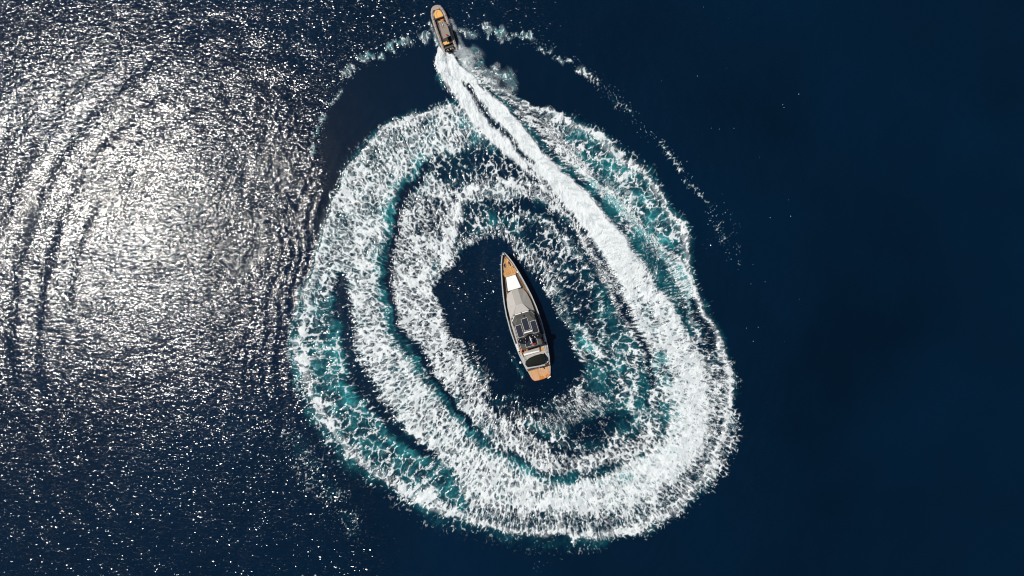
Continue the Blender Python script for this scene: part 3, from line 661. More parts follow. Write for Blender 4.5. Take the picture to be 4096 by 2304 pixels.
surf('deck', rows, MT['dteak'], yacht)
surf('transom', [[P(23.3, -2.35, 1.5), P(23.3, 0, 1.5), P(23.3, 2.35, 1.5)], [P(23.55, -2.2, .4), P(23.55, 0, .4), P(23.55, 2.2, .4)]], MT['silver'], yacht)
# foredeck: planked in panels with thin joints
fd = [(.95, .12), (1.4, .42), (2.2, .85), (3.2, 1.18), (4.25, 1.42)]
def fw(s): return interp(fd, s)
cuts = [-1.5, -1.05, -.63, -.21, .21, .63, 1.05, 1.5]
for a, b in zip(cuts[:-1], cuts[1:]):
    a2, b2 = a + .012, b - .012; lim = min(abs(a2), abs(b2)) if a2 * b2 > 0 else 0
    s0 = 1.0
    while fw(s0) < lim + .05 and s0 < 4.2: s0 += .05
    if s0 >= 4.2: continue
    st = [s0 + (4.28 - s0) * k / 6 for k in range(7)]
    L = [P(s, max(a2, -fw(s))) for s in st]; R = [P(s, min(b2, fw(s))) for s in st]
    prism('teak_plank', L + R[::-1], 1.98, 2.09, MT['fteak'], yacht, bevel=.008)
prism('step', [P(4.30, -1.16), P(4.30, 1.14), P(4.74, 1.10), P(4.74, -1.10)], 1.8, 2.02, MT['fteak'], yacht, bevel=.015)
prism('deck_hatch', [P(3.35, -.30), P(3.35, .26), P(3.95, .30), P(3.95, -.34)], 2.05, 2.115, MT['fteak'], yacht, bevel=.02)
def pocket(s, t, L, w, rz):
    c = [(math.cos(a), math.sin(a)) for a in [k * math.pi / 8 for k in range(16)]]
    pts = []
    for u, v in c:
        u2, v2 = u * w, math.copysign(abs(v) ** .8, v) * L
        pts.append((t + u2 * math.cos(rz) - v2 * math.sin(rz), YL - s + u2 * math.sin(rz) + v2 * math.cos(rz)))
    r = prism('mooring_pocket', pts, 2.05, 2.13, MT['steel'], yacht, bevel=.02)
    inner = [(t + (x - t) * .78, YL - s + (y - YL + s) * .86) for x, y in pts]
    prism('pocket_glass', inner, 2.10, 2.145, MT['glass'], r, bevel=.01)
    bmx = ball('winch', (t + .02, YL - s - .15, 2.17), (.10, .13, .08), MT['steel'], r, 12)
    ball('capstan', (t - .03, YL - s + .22, 2.17), (.07, .07, .07), MT['steel'], r, 10)
pocket(2.45, .50, .52, .17, math.radians(14)); pocket(2.55, -.48, .55, .15, math.radians(-14))
for s, t in ((3.22, .95), (3.42, 1.05), (1.18, 0.0), (3.3, -.98), (3.62, -1.0), (6.1, 2.02), (6.1, -2.0), (20.6, 2.62), (20.6, -2.6)):
    c = box('cleat', (t, YL - s, dk(s) + .16 if s > 4 else 2.17), (.10, .34, .07), MT['steel'], yacht, rz=.2, bevel=.03)
    box('cleat_foot', (t, YL - s, dk(s) + .07 if s > 4 else 2.11), (.12, .14, .12), MT['black'], c, bevel=.02)
tube('forestay_rail', [P(.5, -.30, 2.95), P(1.2, -.42, 2.5), P(2.2, -.86, 2.4), P(3.2, -1.12, 2.35), P(4.2, -1.35, 2.3)], .02, MT['steel'], yacht, 6)
ball('bow_roller', (0.0, YL - .45, 2.62), (.20, .30, .14), MT['steel'], yacht, 12)
box('step_locker', (1.48, YL - 4.45, 2.0), (.32, .30, .25), MT['white'], yacht, rz=-.25)
# trunk cabin sides and sunpad
trunk = [P(4.78, -1.02), P(4.78, 1.06), P(7.5, 1.52), P(7.5, -1.55)]
prism('trunk_cabin', trunk, 1.4, 2.0, MT['dgrey'], yacht, bevel=.03)
pad = [P(4.80, -.90), P(4.80, .97), P(7.46, 1.30), P(7.46, -1.33)]
sp = prism('sunpad', pad, 1.98, 2.22, MT['cushion'], yacht, bevel=.07)
for t in (-1, 1):
    tube('trunk_rail', [P(4.85, t * 1.15, 2.2), P(6, t * 1.35, 2.25), P(7.6, t * 1.62, 2.3)], .025, MT['steel'], yacht, 6)
    prism('coaming', [P(4.75, t * 1.52), P(5.8, t * 1.82), P(7.2, t * 2.12), P(8.5, t * 2.34), P(8.5, t * 2.46), P(7.2, t * 2.27), P(5.8, t * 1.92), P(4.75, t * 1.62)], 1.45, 1.85, MT['lightgrey'], yacht, bevel=.02)
# faceted coachroof
def facet(name, pts, m, th=.05):
    bm = bmesh.new(); vs = [bm.verts.new(P(*p)) for p in pts]; bm.faces.new(vs)
    bmesh.ops.recalc_face_normals(bm, faces=bm.faces)
    for f in bm.faces:
        if f.normal.z < 0: f.normal_flip()
    r = bmesh.ops.extrude_face_region(bm, geom=bm.faces[:]); vv = [v for v in r['geom'] if isinstance(v, bmesh.types.BMVert)]
    bmesh.ops.translate(bm, vec=(0, 0, -th), verts=vv)
    return link_mesh(name, bm, m, yacht)
ZR, ZE = 3.15, 2.25
facet('coachroof_ridge', [(7.5, -.62, 2.55), (7.5, .62, 2.55), (10.42, .62, ZR), (10.42, -.62, ZR)], MT['grey'])
facet('coachroof_rear', [(10.43, -.62, ZR), (10.43, .62, ZR), (12.45, 1.72, 3.30), (12.45, -1.72, 3.30)], MT['lightgrey'])
for t in (-1, 1):
    facet('coachroof_side', [(7.5, t * .635, 2.53), (10.42, t * .635, ZR - .02), (10.42, t * 2.33, ZE), (8.8, t * 2.02, 2.1), (7.92, t * 1.62, 2.02)], MT['lightgrey'] if t < 0 else MT['grey'])  # left face lighter, right darker: sun shading put into the paint
    facet('coachroof_quarter', [(10.43, t * .635, ZR - .02), (12.44, t * 1.735, 3.28), (12.75, t * 2.46, 2.3), (10.43, t * 2.335, ZE)], MT['lightgrey'] if t < 0 else MT['grey'])  # same sunlit and shaded greys painted on the quarters
    prism('cabin_side', [P(7.92, t * 1.60), P(8.8, t * 1.99), P(10.42, t * 2.31), P(12.75, t * 2.44), P(12.75, t * 2.2), P(10.42, t * 2.05), P(8.8, t * 1.75), P(8.0, t * 1.4)], 1.4, lambda x, y: 2.0, MT['dgrey'], yacht, bevel=0)
    # side fascia running aft past the hardtop; right one coloured dark as the hardtop's shadow
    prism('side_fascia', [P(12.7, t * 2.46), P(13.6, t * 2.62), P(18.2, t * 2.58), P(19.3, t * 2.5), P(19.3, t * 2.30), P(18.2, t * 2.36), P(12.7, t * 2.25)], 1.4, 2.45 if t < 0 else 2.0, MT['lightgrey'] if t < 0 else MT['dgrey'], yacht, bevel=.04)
    tube('handrail', [P(12.9, t * 2.75, 2.55), P(15, t * 2.82, 2.6), P(18.4, t * 2.72, 2.6)], .025, MT['steel'], yacht, 6)
# hardtop
ht = [(12.15, -1.45), (12.15, 1.45), (13.05, 2.18), (14.2, 2.22), (18.95, 2.12), (18.95, -2.12), (14.2, -2.22), (13.25, -2.22)]
hb = bmesh.new(); Z1 = 4.05
o_ = [hb.verts.new(P(s, t, 3.62 if s < 13 else 3.72)) for s, t in ht]
i_ = [hb.verts.new(P(s, t, Z1)) for s, t in [(13.0, -1.25), (13.0, 1.25), (13.9, 1.85), (14.3, 1.95), (18.85, 1.98), (18.85, -1.98), (14.3, -1.95), (13.9, -1.85)]]
l_ = [hb.verts.new(P(s, t, 3.5)) for s, t in ht]
hb.faces.new(i_)
for k in range(8):
    hb.faces.new((o_[k], o_[(k + 1) % 8], i_[(k + 1) % 8], i_[k])); hb.faces.new((l_[k], l_[(k + 1) % 8], o_[(k + 1) % 8], o_[k]))
hb.faces.new(l_[::-1]); bmesh.ops.bevel(hb, geom=hb.edges[:], offset=.02, segments=1, affect='EDGES')
hard = link_mesh('hardtop', hb, MT['dgrey'], yacht)
for t0, t1 in ((-1.42, -.20), (.0, 1.30)):
    box('windscreen_glare', ((t0 + t1) / 2, YL - 12.12, 3.66), (t1 - t0, .17, .06), MT['white'], yacht, bevel=.02)  # white strips standing in for reflections in the front windows
box('side_glare', (-1.88, YL - 12.68, 3.66), (.14, 1.15, .06), MT['white'], yacht, rz=math.radians(-37))  # reflection of the left side window, painted white
box('side_glare', (1.93, YL - 12.62, 3.66), (.07, 1.0, .05), MT['grey'], yacht, rz=math.radians(38))  # duller reflection of the right side window, painted grey
prism('windscreen', [P(12.0, -1.6), P(12.0, 1.6), P(13.2, 2.3), P(18.7, 2.2), P(18.7, -2.2), P(13.2, -2.3)], 2.4, 3.99, MT['glass'], yacht, bevel=0)
ball('searchlight', (0.2, YL - 12.75, 4.05), (.12, .2, .1), MT['black'], yacht, 12)
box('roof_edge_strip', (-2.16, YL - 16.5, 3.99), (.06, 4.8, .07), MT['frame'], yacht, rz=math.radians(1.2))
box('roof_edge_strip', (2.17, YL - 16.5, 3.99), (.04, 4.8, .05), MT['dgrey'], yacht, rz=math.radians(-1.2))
# solar panels: frame, backing and every cell
cellme = None
def solar(s0, s1, t0, t1, cols, rws, z=Z1 + .05):
    global cellme
    p = box('solar_panel', ((t0 + t1) / 2, YL - (s0 + s1) / 2, z), (t1 - t0, s1 - s0, .045), MT['frame'], yacht, bevel=.01)
    box('panel_backing', ((t0 + t1) / 2, YL - (s0 + s1) / 2, z + .022), (t1 - t0 - .09, s1 - s0 - .09, .012), MT['rubber'], p, bevel=0)
    w, h = (t1 - t0 - .10) / cols, (s1 - s0 - .10) / rws
    for i in range(cols):
        for j in range(rws):
            cx, cy = t0 + .05 + w * (i + .5), YL - (s0 + .05 + h * (j + .5))
            box('solar_cell', (cx, cy, z + .031), (w * .86, h * .93, .008), MT['cell'], p, bevel=0)
solar(14.1, 16.46, -2.0, -.84, 4, 8); solar(13.2, 15.58, -.55, .66, 4, 8); solar(14.1, 16.46, .92, 2.06, 4, 8); solar(17.3, 18.6, -1.14, 1.24, 6, 4)
bar_ = tube('light_bar', [P(15.84, -.70, 4.45), P(15.86, .1, 4.5), P(15.88, .90, 4.45)], .15, MT['white'], yacht, 14)
box('bar_post', (.1, YL - 15.86, 4.25), (.2, .12, .45), MT['white'], bar_)
# radar arch with two domes, fin and small aerials
arch = [(16.25, -.05), (16.30, .30), (16.75, 1.25), (17.25, 1.35), (17.45, 1.05), (17.05, .45), (16.95, -.05), (17.35, -.55), (17.55, -1.05), (17.25, -1.30), (16.85, -1.2)]
prism('radar_arch', [P(*q) for q in arch][::-1], 4.55, 4.75, MT['black'], yacht, bevel=.05)
for t in (-.95, 1.0): box('arch_leg', (t, YL - 17.1, 4.3), (.18, .5, .6), MT['black'], yacht, bevel=.03)
for t in (-1.62, 1.74):
    b = ball('radar_dome', (t, YL - 17.08, 4.9), (.60, .60, .58), MT['black'], yacht, 28)
    tube('dome_base', [(t, YL - 17.08, 4.0), (t, YL - 17.08, 4.5)], .34, MT['black'], b, 16)
fin = ball('mast_fin', (.12, YL - 17.3, 5.3), (.14, .62, .55), MT['white'], yacht, 18, rz=math.radians(4))
box('mast_stem', (.08, YL - 17.9, 4.9), (.08, .42, .5), MT['white'], fin, bevel=.03)
for s, t in ((16.95, -.78), (17.3, -1.05), (17.5, -.95), (16.75, .72), (17.0, 1.02), (17.2, 1.15), (17.25, .98), (18.1, -.12), (18.25, .12), (18.05, .25)):
    ball('aerial_cap', (t, YL - s, 4.86), (.07, .07, .07), MT['white'], yacht, 10)
surf('courtesy_flag', [[P(18.15, .2, 4.9), P(18.2, .45, 4.86), P(18.25, .75, 4.9)], [P(18.45, .15, 4.72), P(18.5, .42, 4.66), P(18.42, .8, 4.72)]], MT['red'], yacht, thick=.01, smooth=True)
for o in yacht.children:                     # the roof and all it carries stand half a metre higher
    if o.name.split('.')[0] in ('hardtop', 'windscreen_glare', 'side_glare', 'searchlight', 'roof_edge_strip', 'solar_panel', 'light_bar', 'radar_arch', 'arch_leg', 'radar_dome', 'mast_fin', 'aerial_cap', 'courtesy_flag'):
        o.location.z = .5
# cockpit behind the hardtop
prism('cockpit_floor', [P(18.3, -2.25), P(18.3, 2.3), P(20.9, 2.3), P(20.9, -2.25)], 1.5, 1.62, MT['fteak'], yacht, bevel=.01)
prism('side_deck_aft', [P(19.3, -2.30), P(22.9, -1.98), P(22.9, -2.30), P(21.8, -2.45), P(19.3, -2.72)], 1.4, 2.02, MT['lightgrey'], yacht, bevel=.04)
prism('side_deck_aft', [P(19.3, 2.30), P(22.3, 1.98), P(22.9, 2.30), P(21.8, 2.45), P(19.3, 2.72)], 1.4, 2.02, MT['lightgrey'], yacht, bevel=.04)
prism('sofa', [P(19.45, -1.75), P(19.45, 1.30), P(20.0, 1.20), P(20.0, -1.85)], 1.6, 2.15, MT['grey'], yacht, bevel=.06)
prism('sofa', [P(18.95, 1.45), P(18.95, 2.25), P(19.9, 2.25), P(19.9, 1.85), P(19.4, 1.45)], 1.6, 2.1, MT['lightgrey'], yacht, bevel=.06)
tube('bolster', [P(20.03, -2.0, 2.4), P(20.04, -1.2, 2.42), P(20.1, 0, 2.42), P(20.16, 1.08, 2.38)], [.26, .22, .19, .16], MT['cushion'], yacht, 16)
gar = [P(20.35, -2.15), P(20.35, 2.2), P(20.7, 2.28), P(22.0, 2.42), P(22.75, 2.1), P(22.95, 1.6), P(22.95, -2.0), P(21.9, -2.42), P(21.0, -2.35)]
prism('aft_deckhouse', gar[::-1], 1.4, 2.12, MT['lightgrey'], yacht, bevel=.05)
cv = [(20.85, -1.15), (20.72, 0), (20.74, 1.30), (21.0, 1.62), (22.6, 1.52), (22.72, 1.3), (22.68, 0), (22.62, -.9), (22.45, -2.0), (21.85, -2.28), (21.25, -2.05)]
cb = bmesh.new(); low = [cb.verts.new(P(s, t, 2.6)) for s, t in cv]; rim = [cb.verts.new(P(s, t, 2.72)) for s, t in cv]
mid = [cb.verts.new(P(21.75 + (s - 21.75) * .8, -.2 + (t + .2) * .85, 2.84)) for s, t in cv]; mid2 = [cb.verts.new(P(21.75 + (s - 21.75) * .3, -.2 + (t + .2) * .5, 2.9)) for s, t in cv]
n = len(cv); cb.faces.new(mid2); cb.faces.new(low[::-1])
for A_, B_ in ((low, rim), (rim, mid), (mid, mid2)):
    for k in range(n): cb.faces.new((A_[k], A_[(k + 1) % n], B_[(k + 1) % n], B_[k]))
cov = link_mesh('canopy', cb, MT['cover'], yacht, True, math.radians(60))
for s, t in ((20.95, -1.0), (20.95, 1.35), (22.5, 1.35), (22.4, -1.8)): tube('canopy_post', [P(s, t, 2.05), P(s, t, 2.62)], .04, MT['steel'], cov, 8)
prism('glass_well', [P(20.75, 1.72), P(20.8, 1.9), P(21.9, 2.32), P(22.5, 2.2), P(22.6, 1.70)], 2.1, 2.15, MT['glass'], yacht, bevel=.01)
tube('stern_bolster', [P(22.62, -2.05, 2.55), P(22.78, -.9, 2.57), P(22.95, .3, 2.57), P(23.03, 1.35, 2.55)], [.13, .15, .15, .13], MT['rail'], yacht, 12)
tube('stern_bench', [P(22.95, -2.0, 1.75), P(23.12, -.5, 1.75), P(23.28, 1.2, 1.75)], .14, MT['dgrey'], yacht, 10)
tube('flagstaff', [P(23.0, -.12, 2.1), P(23.35, .02, 2.95)], .03, MT['steel'], yacht, 8)
en = surf('ensign', [[P(22.92, -.28, 2.95), P(22.95, -.05, 2.98), P(22.92, .12, 2.94)], [P(23.12, -.25, 2.72), P(23.18, 0, 2.7), P(23.16, .16, 2.75)]], MT['red'], yacht, thick=.01, smooth=True)
surf('ensign_fly', [[P(23.18, -.02, 2.72), P(23.16, .16, 2.76)], [P(23.52, .02, 2.45), P(23.5, .17, 2.5)]], MT['white'], en, thick=.01)
for t, (a, b) in ((1, (19.7, 21.0)), (-1, (19.9, 21.1))):
    q = t * 2.55 if t > 0 else -2.22
    for dt in (0, .26 * -t if t > 0 else .26):
        tube('boarding_rail', [P(a, q + dt, 2.1), P(a + .08, q + dt, 2.45), P(b - .08, q + dt - t * .05, 2.45), P(b, q + dt - t * .05, 2.1)], .022, MT['steel'], yacht, 6)
    tube('boarding_rail', [P(b - .1, q, 2.45), P(b - .1, q + (.26 * -t if t > 0 else .26), 2.45)], .022, MT['steel'], yacht, 6)
# swim platform: base, planked panels
plat = [(22.9, -2.42), (23.6, -2.22), (24.6, -2.0), (25.3, -1.75), (25.62, -1.45), (25.72, -.6), (25.72, .4), (25.62, 1.25), (25.4, 1.72), (24.7, 2.02), (23.8, 2.3), (22.9, 2.45)]
prism('platform_edge', [P(*q) for q in plat], .35, .62, MT['silver'], yacht, bevel=.04)
wb = lambda s: interp([(23.2, 2.22), (24.6, 1.90), (25.3, 1.62), (25.6, 1.35)], s)
edges = [-2.3, -1.62, -.98, -.33, .33, .98, 1.62, 2.3]
for a, b in zip(edges[:-1], edges[1:]):
    a2, b2 = a + .01, b - .01; lim = min(abs(a2), abs(b2)) if a2 * b2 > 0 else 0
    se = 25.6
    while wb(se) < lim + .04 and se > 23.3: se -= .05
    st = [23.15 + (se - 23.15) * k / 8 for k in range(9)]
    L = [P(s, max(a2, -wb(s))) for s in st]; R = [P(s, min(b2, wb(s))) for s in st]
    prism('teak_panel', L + R[::-1], .60, .665, MT['teak'], yacht, bevel=.008)
tube('platform_rub_rail', [P(24.6, -2.02, .6), P(25.3, -1.77, .6), P(25.63, -1.46, .6), P(25.73, -.6, .6), P(25.73, .4, .6), P(25.63, 1.25, .6), P(25.41, 1.72, .6), P(24.9, 1.95, .6)], .05, MT['orange'], yacht, 8)
box('passerelle_tip', (1.42, YL - 25.78, .62), (.75, .2, .08), MT['white'], yacht, rz=math.radians(20))

def yw(s, t, z):                             # a place on the yacht in world coordinates
    x, y = P(s, t); a = math.radians(17.04)
    return (yx + x * math.cos(a) - y * math.sin(a), yy + x * math.sin(a) + y * math.cos(a), z)
YA = math.radians(17.04)
def canister(s, t, z, label):
    bm = bmesh.new(); tube_bm(bm, [(0, -.78, 0), (0, -.74, 0), (0, -.66, 0), (0, .66, 0), (0, .74, 0), (0, .78, 0)], [.10, .20, .25, .25, .20, .10], 16)
    o = link_mesh('life_raft', bm, MT['white'], None, True, math.radians(60)); o.location = yw(s, t, z); o.rotation_euler = (0, 0, YA)
    for dy in (-.35, .35):
        bm = bmesh.new(); tube_bm(bm, [(0, dy - .03, 0), (0, dy + .03, 0)], .258, 16); link_mesh('strap', bm, MT['rope'], o)
    return tag(o, label, 'life raft')
canister(18.3, -2.68, 2.36, 'white capsule on the sunlit left side deck of the yacht beside the dark hardtop')
canister(18.0, 2.72, 2.32, 'capsule in shade on the right side deck of the yacht beside a black dome')
def cylfender(s, t, z, label):
    bm = bmesh.new(); tube_bm(bm, [(0, -.42, 0), (0, -.36, 0), (0, -.28, 0), (0, .28, 0), (0, .36, 0), (0, .42, 0)], [.05, .12, .16, .16, .12, .05], 14)
    o = link_mesh('fender', bm, MT['orange'], None, True, math.radians(60)); o.location = yw(s, t, z); o.rotation_euler = (0, 0, YA + .05); return tag(o, label, 'fender')
cylfender(19.15, -2.25, 2.62, 'orange cylinder fender at the left rear corner of the yacht hardtop beside the orange ring')
cylfender(19.0, 2.28, 2.62, 'orange cylinder fender alone at the right rear corner of the yacht hardtop')
lb = bmesh.new(); tube_bm(lb, [(.24 * math.cos(a), .36 * math.sin(a), 0) for a in [k * math.pi / 10 for k in range(20)]], .075, 10, True)
lo_ = link_mesh('lifebuoy', lb, MT['orange'], None, True); lo_.location = yw(19.25, -1.80, 1.98); lo_.rotation_euler = (.25, 0, YA)
tag(lo_, 'dark orange lifebuoy ring on the cockpit teak behind the left corner of the hardtop', 'lifebuoy')
fb_ = bmesh.new(); bmesh.ops.create_uvsphere(fb_, u_segments=20, v_segments=12, radius=.25)
fo_ = link_mesh('ball_fender', fb_, MT['white'], None, True, math.radians(80)); fo_.location = yw(21.45, -3.08, .35)
ln = bmesh.new(); tube_bm(ln, [(0, 0, .2), (.12, .02, .8), (.42, .08, 1.65)], .02, 6); link_mesh('line', ln, MT['rope'], fo_)
tag(fo_, 'white ball fender hanging at the left quarter of the yacht', 'fender')
def cloth(s, t, w, h, rz, seed, label):
    rnd = random.Random(seed); bm = bmesh.new(); N, M_ = 9, 6
    V = [[None] * M_ for _ in range(N)]
    for i in range(N):
        for j in range(M_):
            u, v = i / (N - 1) - .5, j / (M_ - 1) - .5
            ww = w * (1 - .55 * max(0, v + .1)) ; V[i][j] = bm.verts.new((u * ww + rnd.uniform(-.02, .02), v * h + rnd.uniform(-.03, .03) + (rnd.uniform(0, .25) * h if j == M_ - 1 else 0), .02 + rnd.uniform(0, .07)))
    for i in range(N - 1):
        for j in range(M_ - 1): bm.faces.new((V[i][j], V[i + 1][j], V[i + 1][j + 1], V[i][j + 1]))
    o = link_mesh('cloth', bm, MT['ocloth'], None, True, math.radians(80)); o.location = yw(s, t, .67); o.rotation_euler = (0, 0, YA + rz); return tag(o, label, 'cloth')
cloth(25.42, .0, .95, .5, 0, 3, 'crumpled orange cloth at the middle of the teak platform end')
cloth(25.28, 1.15, .8, .4, .35, 5, 'crumpled orange cloth at the right corner of the teak platform end')

# ---------------------------------------------------------------- rigid inflatable boat
RL = 4.95; rx_, ry_ = W(1741.2 + .3199 * RL * PX, 22.4 + .9474 * RL * PX)
rx_, ry_ = rx_ * .9925, ry_ * .9925
rib = tag(empty('inflatable_boat', (rx_, ry_, .12), math.radians(18.66)), 'taupe rigid inflatable speedboat racing away at the head of the white wake', 'speedboat')
rib.rotation_euler = (math.radians(2.5), 0, math.radians(18.66))
R = lambda s, t, z=None: (t, RL - s) if z is None else (t, RL - s, z)
THW = [(.32, 0.0), (.40, .42), (.62, .72), (1.1, .98), (2.0, 1.20), (3.2, 1.28), (5.0, 1.28), (7.0, 1.26), (8.6, 1.22), (9.35, 1.18)]
ss = [.32, .40, .62, 1.1, 1.6, 2.0, 3.2, 4.1, 5.0, 6.0, 7.0, 7.8, 8.6, 9.2, 9.6, 9.85]
def tz(s): return .95 - .035 * min(s, 9)
left = [R(s, -interp(THW, s), tz(s)) for s in ss]; right = [R(s, interp(THW, s), tz(s)) for s in ss]
rad = [.30 if s < 9.1 else (.24 if s < 9.5 else (.15 if s < 9.8 else .04)) for s in ss]
path = left[::-1] + right[1:]; rr_ = rad[::-1] + rad[1:]
tb = tube('inflatable_tube', path, rr_, MT['tube'], rib, 18)
for s in (1.3, 2.6, 4.0, 5.4, 6.8, 8.2):
    for t in (-1, 1):
        a = R(s, t * (interp(THW, s)), tz(s)); tube('tube_band', [(a[0], a[1] - .04, a[2]), (a[0], a[1] + .04, a[2])], .306, MT['dgrey'], tb, 18)
for t in (-1, 1):
    tube('rubbing_strake', [R(s, t * (interp(THW, s) + .27), tz(s) + .02) for s in ss[2:12]], .05, MT['rubber'], rib, 8)
    tube('grab_line', [R(s, t * (interp(THW, s) + .06 * math.sin(s * 4)), tz(s) + .32) for s in [1.4 + .2 * k for k in range(33)]], .014, MT['rubber'], rib, 5)
hull = [R(s, t * (interp(THW, s) - .02)) for t, s in [(-1, q) for q in ss[2:13]]] + [R(s, interp(THW, s) - .02) for s in ss[2:13]][::-1]
prism('deck', hull, .28, .46, MT['rubber'], rib, bevel=0)
surf('hull_bottom', [[R(s, -max(.1, interp(THW, s) - .1), .3), R(s + .05, 0, -.15), R(s, max(.1, interp(THW, s) - .1), .3)] for s in ss[2:13]], MT['dgrey'], rib)
prism('bow_deck', [R(.40, -.30), R(.40, .30), R(.72, .60), R(1.0, .62), R(.98, -.62), R(.72, -.60)], .8, 1.22, MT['tube'], rib, bevel=.05)
fr = [R(.92, -.42), R(.92, .42), R(1.3, .78), R(2.0, .96), R(2.62, .98), R(2.62, -.98), R(2.0, -.96), R(1.3, -.78)]
prism('cushion_surround', fr, .45, .86, MT['dgrey'], rib, bevel=.04)
bc = [R(.98, -.30), R(.98, .30), R(1.35, .64), R(1.9, .80), R(2.5, .82), R(2.5, -.62), R(2.38, -.80), R(1.9, -.82), R(1.35, -.66)]
cu = prism('bow_cushion', bc, .84, 1.05, MT['tcush'], rib, bevel=.07)
tube('bow_backrest', [R(1.9, -.9, 1.05), R(1.35, -.76, 1.1), R(.95, -.36, 1.12), R(.92, .36, 1.12), R(1.35, .74, 1.1), R(1.9, .92, 1.05)], .055, MT['steel'], rib, 8)
tube('piping', [R(1.2, .10, 1.06), R(1.45, -.22, 1.06), R(1.9, -.34, 1.06), R(2.4, -.36, 1.06)], .018, MT['dgrey'], cu, 6)
prism('console_seat', [R(3.25, -.5), R(3.25, .32), R(3.75, .38), R(3.85, -.5)], .46, 1.25, MT['tcush'], rib, bevel=.1)
prism('red_seat', [R(2.98, .05), R(3.0, .62), R(3.5, .66), R(3.55, .42), R(3.2, .38), R(3.2, .05)], .46, 1.15, MT['orange'], rib, bevel=.06)
prism('console', [R(3.9, -.62), R(3.9, .62), R(5.0, .72), R(5.0, -.72)], .46, 1.35, MT['dgrey'], rib, bevel=.06)
prism('pilot_seat', [R(5.4, -.68), R(5.4, .68), R(6.1, .68), R(6.1, -.68)], .46, 1.2, MT['tcush'], rib, bevel=.08)
tt = [(3.85, -.50), (3.72, .48), (4.25, .82), (5.2, .98), (6.9, .92), (7.0, .2), (7.1, -.70), (5.45, -.68), (4.6, -.62)]
tp = prism('hardtop', [R(*q) for q in tt], 2.35, 2.46, MT['ttop'], rib, bevel=.04)
tube('roof_rail', [R(3.9, -.5, 2.5), R(5.4, -.66, 2.5), R(7.05, -.68, 2.5)], .03, MT['steel'], tp, 6)
tube('roof_rail', [R(3.8, .5, 2.5), R(5.2, .94, 2.5), R(6.9, .90, 2.5)], .03, MT['dgrey'], tp, 6)
for s, t in ((4.1, -.5), (4.1, .6), (6.8, -.66), (6.8, .86)): tube('roof_post', [R(s, t, .5), R(s, t, 2.36)], .035, MT['steel'], rib, 8)
for k, (s, t) in enumerate([(4.25, -.12), (4.2, .05), (4.22, .22), (4.28, .4), (4.9, -.12), (4.95, .05), (5.0, .22), (5.0, .36)]):
    box('roof_vent', (t, RL - s, 2.49), (.05, .42, .06), MT['lightgrey'] if k % 2 else MT['black'], tp, bevel=.015)
ball('light_dome', (.18, RL - 4.55, 2.58), (.09, .17, .1), MT['white'], tp, 12)
tube('aerial', [R(5.0, .9, 2.5), R(5.3, 1.2, 3.2)], .02, MT['white'], tp, 6)
surf('pennant', [[R(6.55, .1, 2.95), R(6.6, .4, 2.92)], [R(6.85, .15, 2.7), R(6.8, .45, 2.75)]], MT['red'], tp, thick=.01)
tube('pennant_staff', [R(6.9, .2, 2.46), R(6.5, .1, 3.05)], .02, MT['steel'], tp, 6)
prism('stern_bench', [R(7.25, -.86), R(7.25, .35), R(7.85, .28), R(7.85, -.86)], .46, 1.1, MT['tcush'], rib, bevel=.08)
prism('stern_locker', [R(7.25, .40), R(7.25, .9), R(7.85, .9), R(7.85, .36)], .46, .9, MT['rubber'], rib, bevel=.05)
tube('stern_arch', [R(6.9, .95, 2.3), R(7.5, .95, 1.7), R(7.95, .85, 1.45), R(7.98, -.1, 1.45), R(7.95, -.85, 1.45), R(7.5, -.9, 1.3)], .03, MT['steel'], rib, 8)
prism('transom', [R(8.3, -.95), R(8.3, .95), R(8.55, .95), R(8.55, -.95)], .2, .95, MT['dgrey'], rib, bevel=.04)
box('transom_step', (.25, RL - 8.75, .7), (.42, .35, .08), MT['fteak'], rib)
def outboard(t):
    prof = [(-.42, .10), (-.36, .18), (-.15, .235), (.15, .235), (.36, .20), (.46, .11)]
    bm = bmesh.new()
    for z, k in ((.75, .75),): pass
    rings = []
    for z, k in ((.85, .80), (.98, 1.0), (1.28, 1.0), (1.42, .82), (1.48, .45)):
        rings.append([bm.verts.new((x * k, RL - 9.05 - y * (.6 + .4 * k), z)) for y, x in prof] + [bm.verts.new((-x * k, RL - 9.05 - y * (.6 + .4 * k), z)) for y, x in prof[::-1]])
    for A_, B_ in zip(rings[:-1], rings[1:]):
        for i in range(len(A_)): bm.faces.new((A_[i], A_[(i + 1) % len(A_)], B_[(i + 1) % len(A_)], B_[i]))
    bm.faces.new(rings[-1]); bm.faces.new(rings[0][::-1])
    for v in bm.verts: v.co.x += t
    o = link_mesh('outboard_engine', bm, MT['black'], rib, True, math.radians(50))
    box('engine_leg', (t, RL - 9.0, .35), (.16, .3, 1.1), MT['rubber'], o, bevel=.04)
    box('cavitation_plate', (t, RL - 9.2, .0), (.34, .5, .03), MT['rubber'], o)
    box('cowl_stripe', (t + .1, RL - 9.05, 1.475), (.03, .42, .02), MT['white'], o, bevel=.005)
for t in (-.48, .52): outboard(t)
for t in (-.95, .98):
    b = box('stern_pod', (t, RL - 8.9, .95), (.16, .5, .22), MT['black'], rib, bevel=.06); ball('pod_light', (t, RL - 8.75, 1.1), (.06, .12, .05), MT['steel'], b, 10)

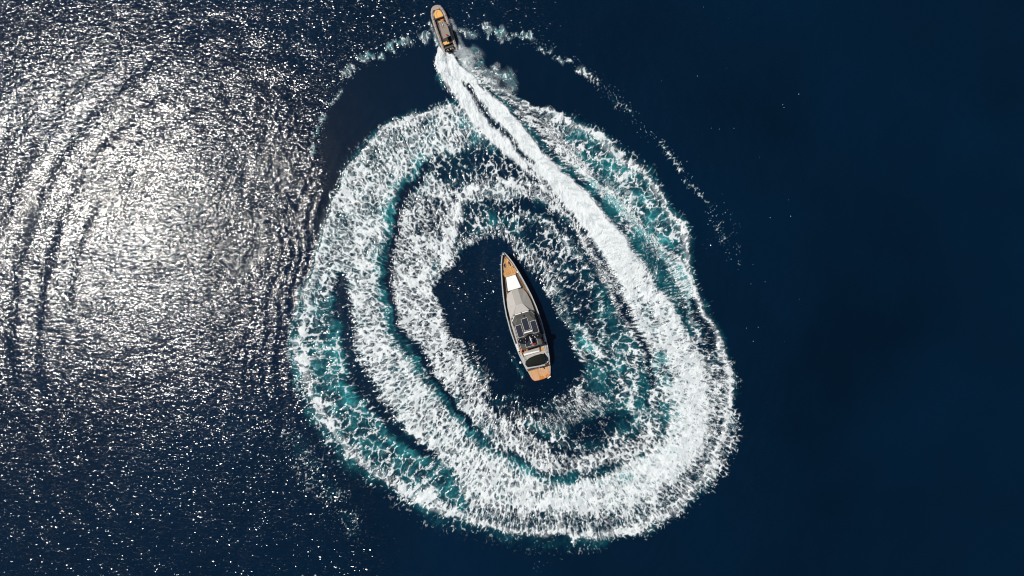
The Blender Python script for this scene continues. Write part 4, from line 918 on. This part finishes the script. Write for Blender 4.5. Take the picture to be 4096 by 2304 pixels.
# ---------------------------------------------------------------- spray thrown up by the speedboat
def droplets(name, spots, label, seed):
    rnd = random.Random(seed); vs, fs = [], []
    for (sx, sy, rad_, zt, count, size) in spots:
        for _ in range(count):
            a = rnd.uniform(0, 2 * math.pi); r = rad_ * math.sqrt(rnd.random()) * rnd.uniform(.6, 1.15)
            x, y = W(sx + r * math.cos(a), sy + r * math.sin(a)); z = .15 + abs(rnd.gauss(0, zt)); s = size * rnd.uniform(.5, 1.5)
            b = len(vs); vs += [(x - s, y - s * .6, z), (x + s, y - s * .6, z), (x, y + s, z), (x, y, z + 1.5 * s)]
            fs += [(b, b + 1, b + 3), (b + 1, b + 2, b + 3), (b + 2, b, b + 3), (b, b + 2, b + 1)]
    me = bpy.data.meshes.new(name); me.from_pydata(vs, [], fs); me.materials.append(mat('spray_white', (.82, .85, .86), .7, vary=.02))
    o = bpy.data.objects.new(name, me); COL.objects.link(o); return tag(o, label, 'spray', kind='stuff')
droplets('spray', [(1850, 215, 26, .7, 1500, .035), (1880, 255, 24, .6, 1300, .035), (1775, 235, 22, .6, 1100, .035), (1785, 300, 26, .5, 900, .035), (1805, 90, 12, .5, 500, .03), (1820, 118, 10, .5, 350, .03),
    (1930, 290, 26, .5, 800, .032), (1980, 320, 26, .5, 700, .03), (2035, 365, 24, .4, 600, .03), (1915, 225, 20, .5, 400, .03), (1990, 265, 16, .4, 260, .03), (1800, 340, 24, .4, 500, .03), (1830, 215, 16, .6, 700, .035)],
    'white spray thrown up beside and behind the speedboat', 3)

def flecks(name, lines, label, seed):
    rnd = random.Random(seed); vs, fs = [], []
    for pts, width, count, size in lines:
        Q = spline([(x, y, 0) for x, y in pts], 6)
        for _ in range(int(count * .38)):
            q = Q[rnd.randrange(len(Q))]; x, y = W(q[0] + rnd.gauss(0, width), q[1] + rnd.gauss(0, width)); s = size * rnd.uniform(.3, 1.25); z = sea_z(x, y) + .012
            a = rnd.uniform(0, 6.28); b = len(vs)
            for k in range(5):
                t = a + k * 1.2566; r = s * rnd.uniform(.6, 1.3); vs.append((x + r * math.cos(t) * .7, y + r * math.sin(t) * 1.2, z))
            vs.append((x, y, z + s * .35)); fs += [(b + k, b + (k + 1) % 5, b + 5) for k in range(5)]
    me = bpy.data.meshes.new(name); me.from_pydata(vs, [], fs); me.materials.append(mat('fleck_white', (.36, .52, .56), .7, vary=.2))
    o = bpy.data.objects.new(name, me); COL.objects.link(o); return tag(o, label, 'foam', kind='stuff')
flecks('foam_flecks', [([(2640, 580), (2700, 640), (2760, 730), (2820, 790), (2850, 880), (2890, 960), (2920, 1040)], 13, 330, .075), ([(2880, 800), (2935, 900), (2945, 960), (2960, 1060)], 10, 90, .08),
    ([(2450, 370), (2500, 440), (2560, 500), (2640, 580)], 16, 200, .075), ([(2240, 240), (2300, 250), (2350, 290), (2400, 330), (2480, 410)], 14, 260, .07),
    ([(1840, 118), (1930, 125), (2030, 145), (2130, 155), (2230, 235)], 15, 520, .075), ([(1712, 150), (1600, 190), (1480, 235), (1380, 310), (1310, 400), (1262, 540), (1250, 640)], 17, 520, .075),
    ([(1160, 1740), (1240, 1850), (1330, 1990), (1400, 2120)], 30, 420, .07), ([(2180, 2200), (2160, 2280)], 35, 110, .06), ([(2600, 120), (3000, 500), (3060, 1000), (3000, 1500)], 120, 90, .07),
    ([(2000, 1590), (2100, 1610), (2220, 1560)], 22, 160, .06)],
    'small white flecks of old foam strewn in thin arcs outside the foam oval', 11)
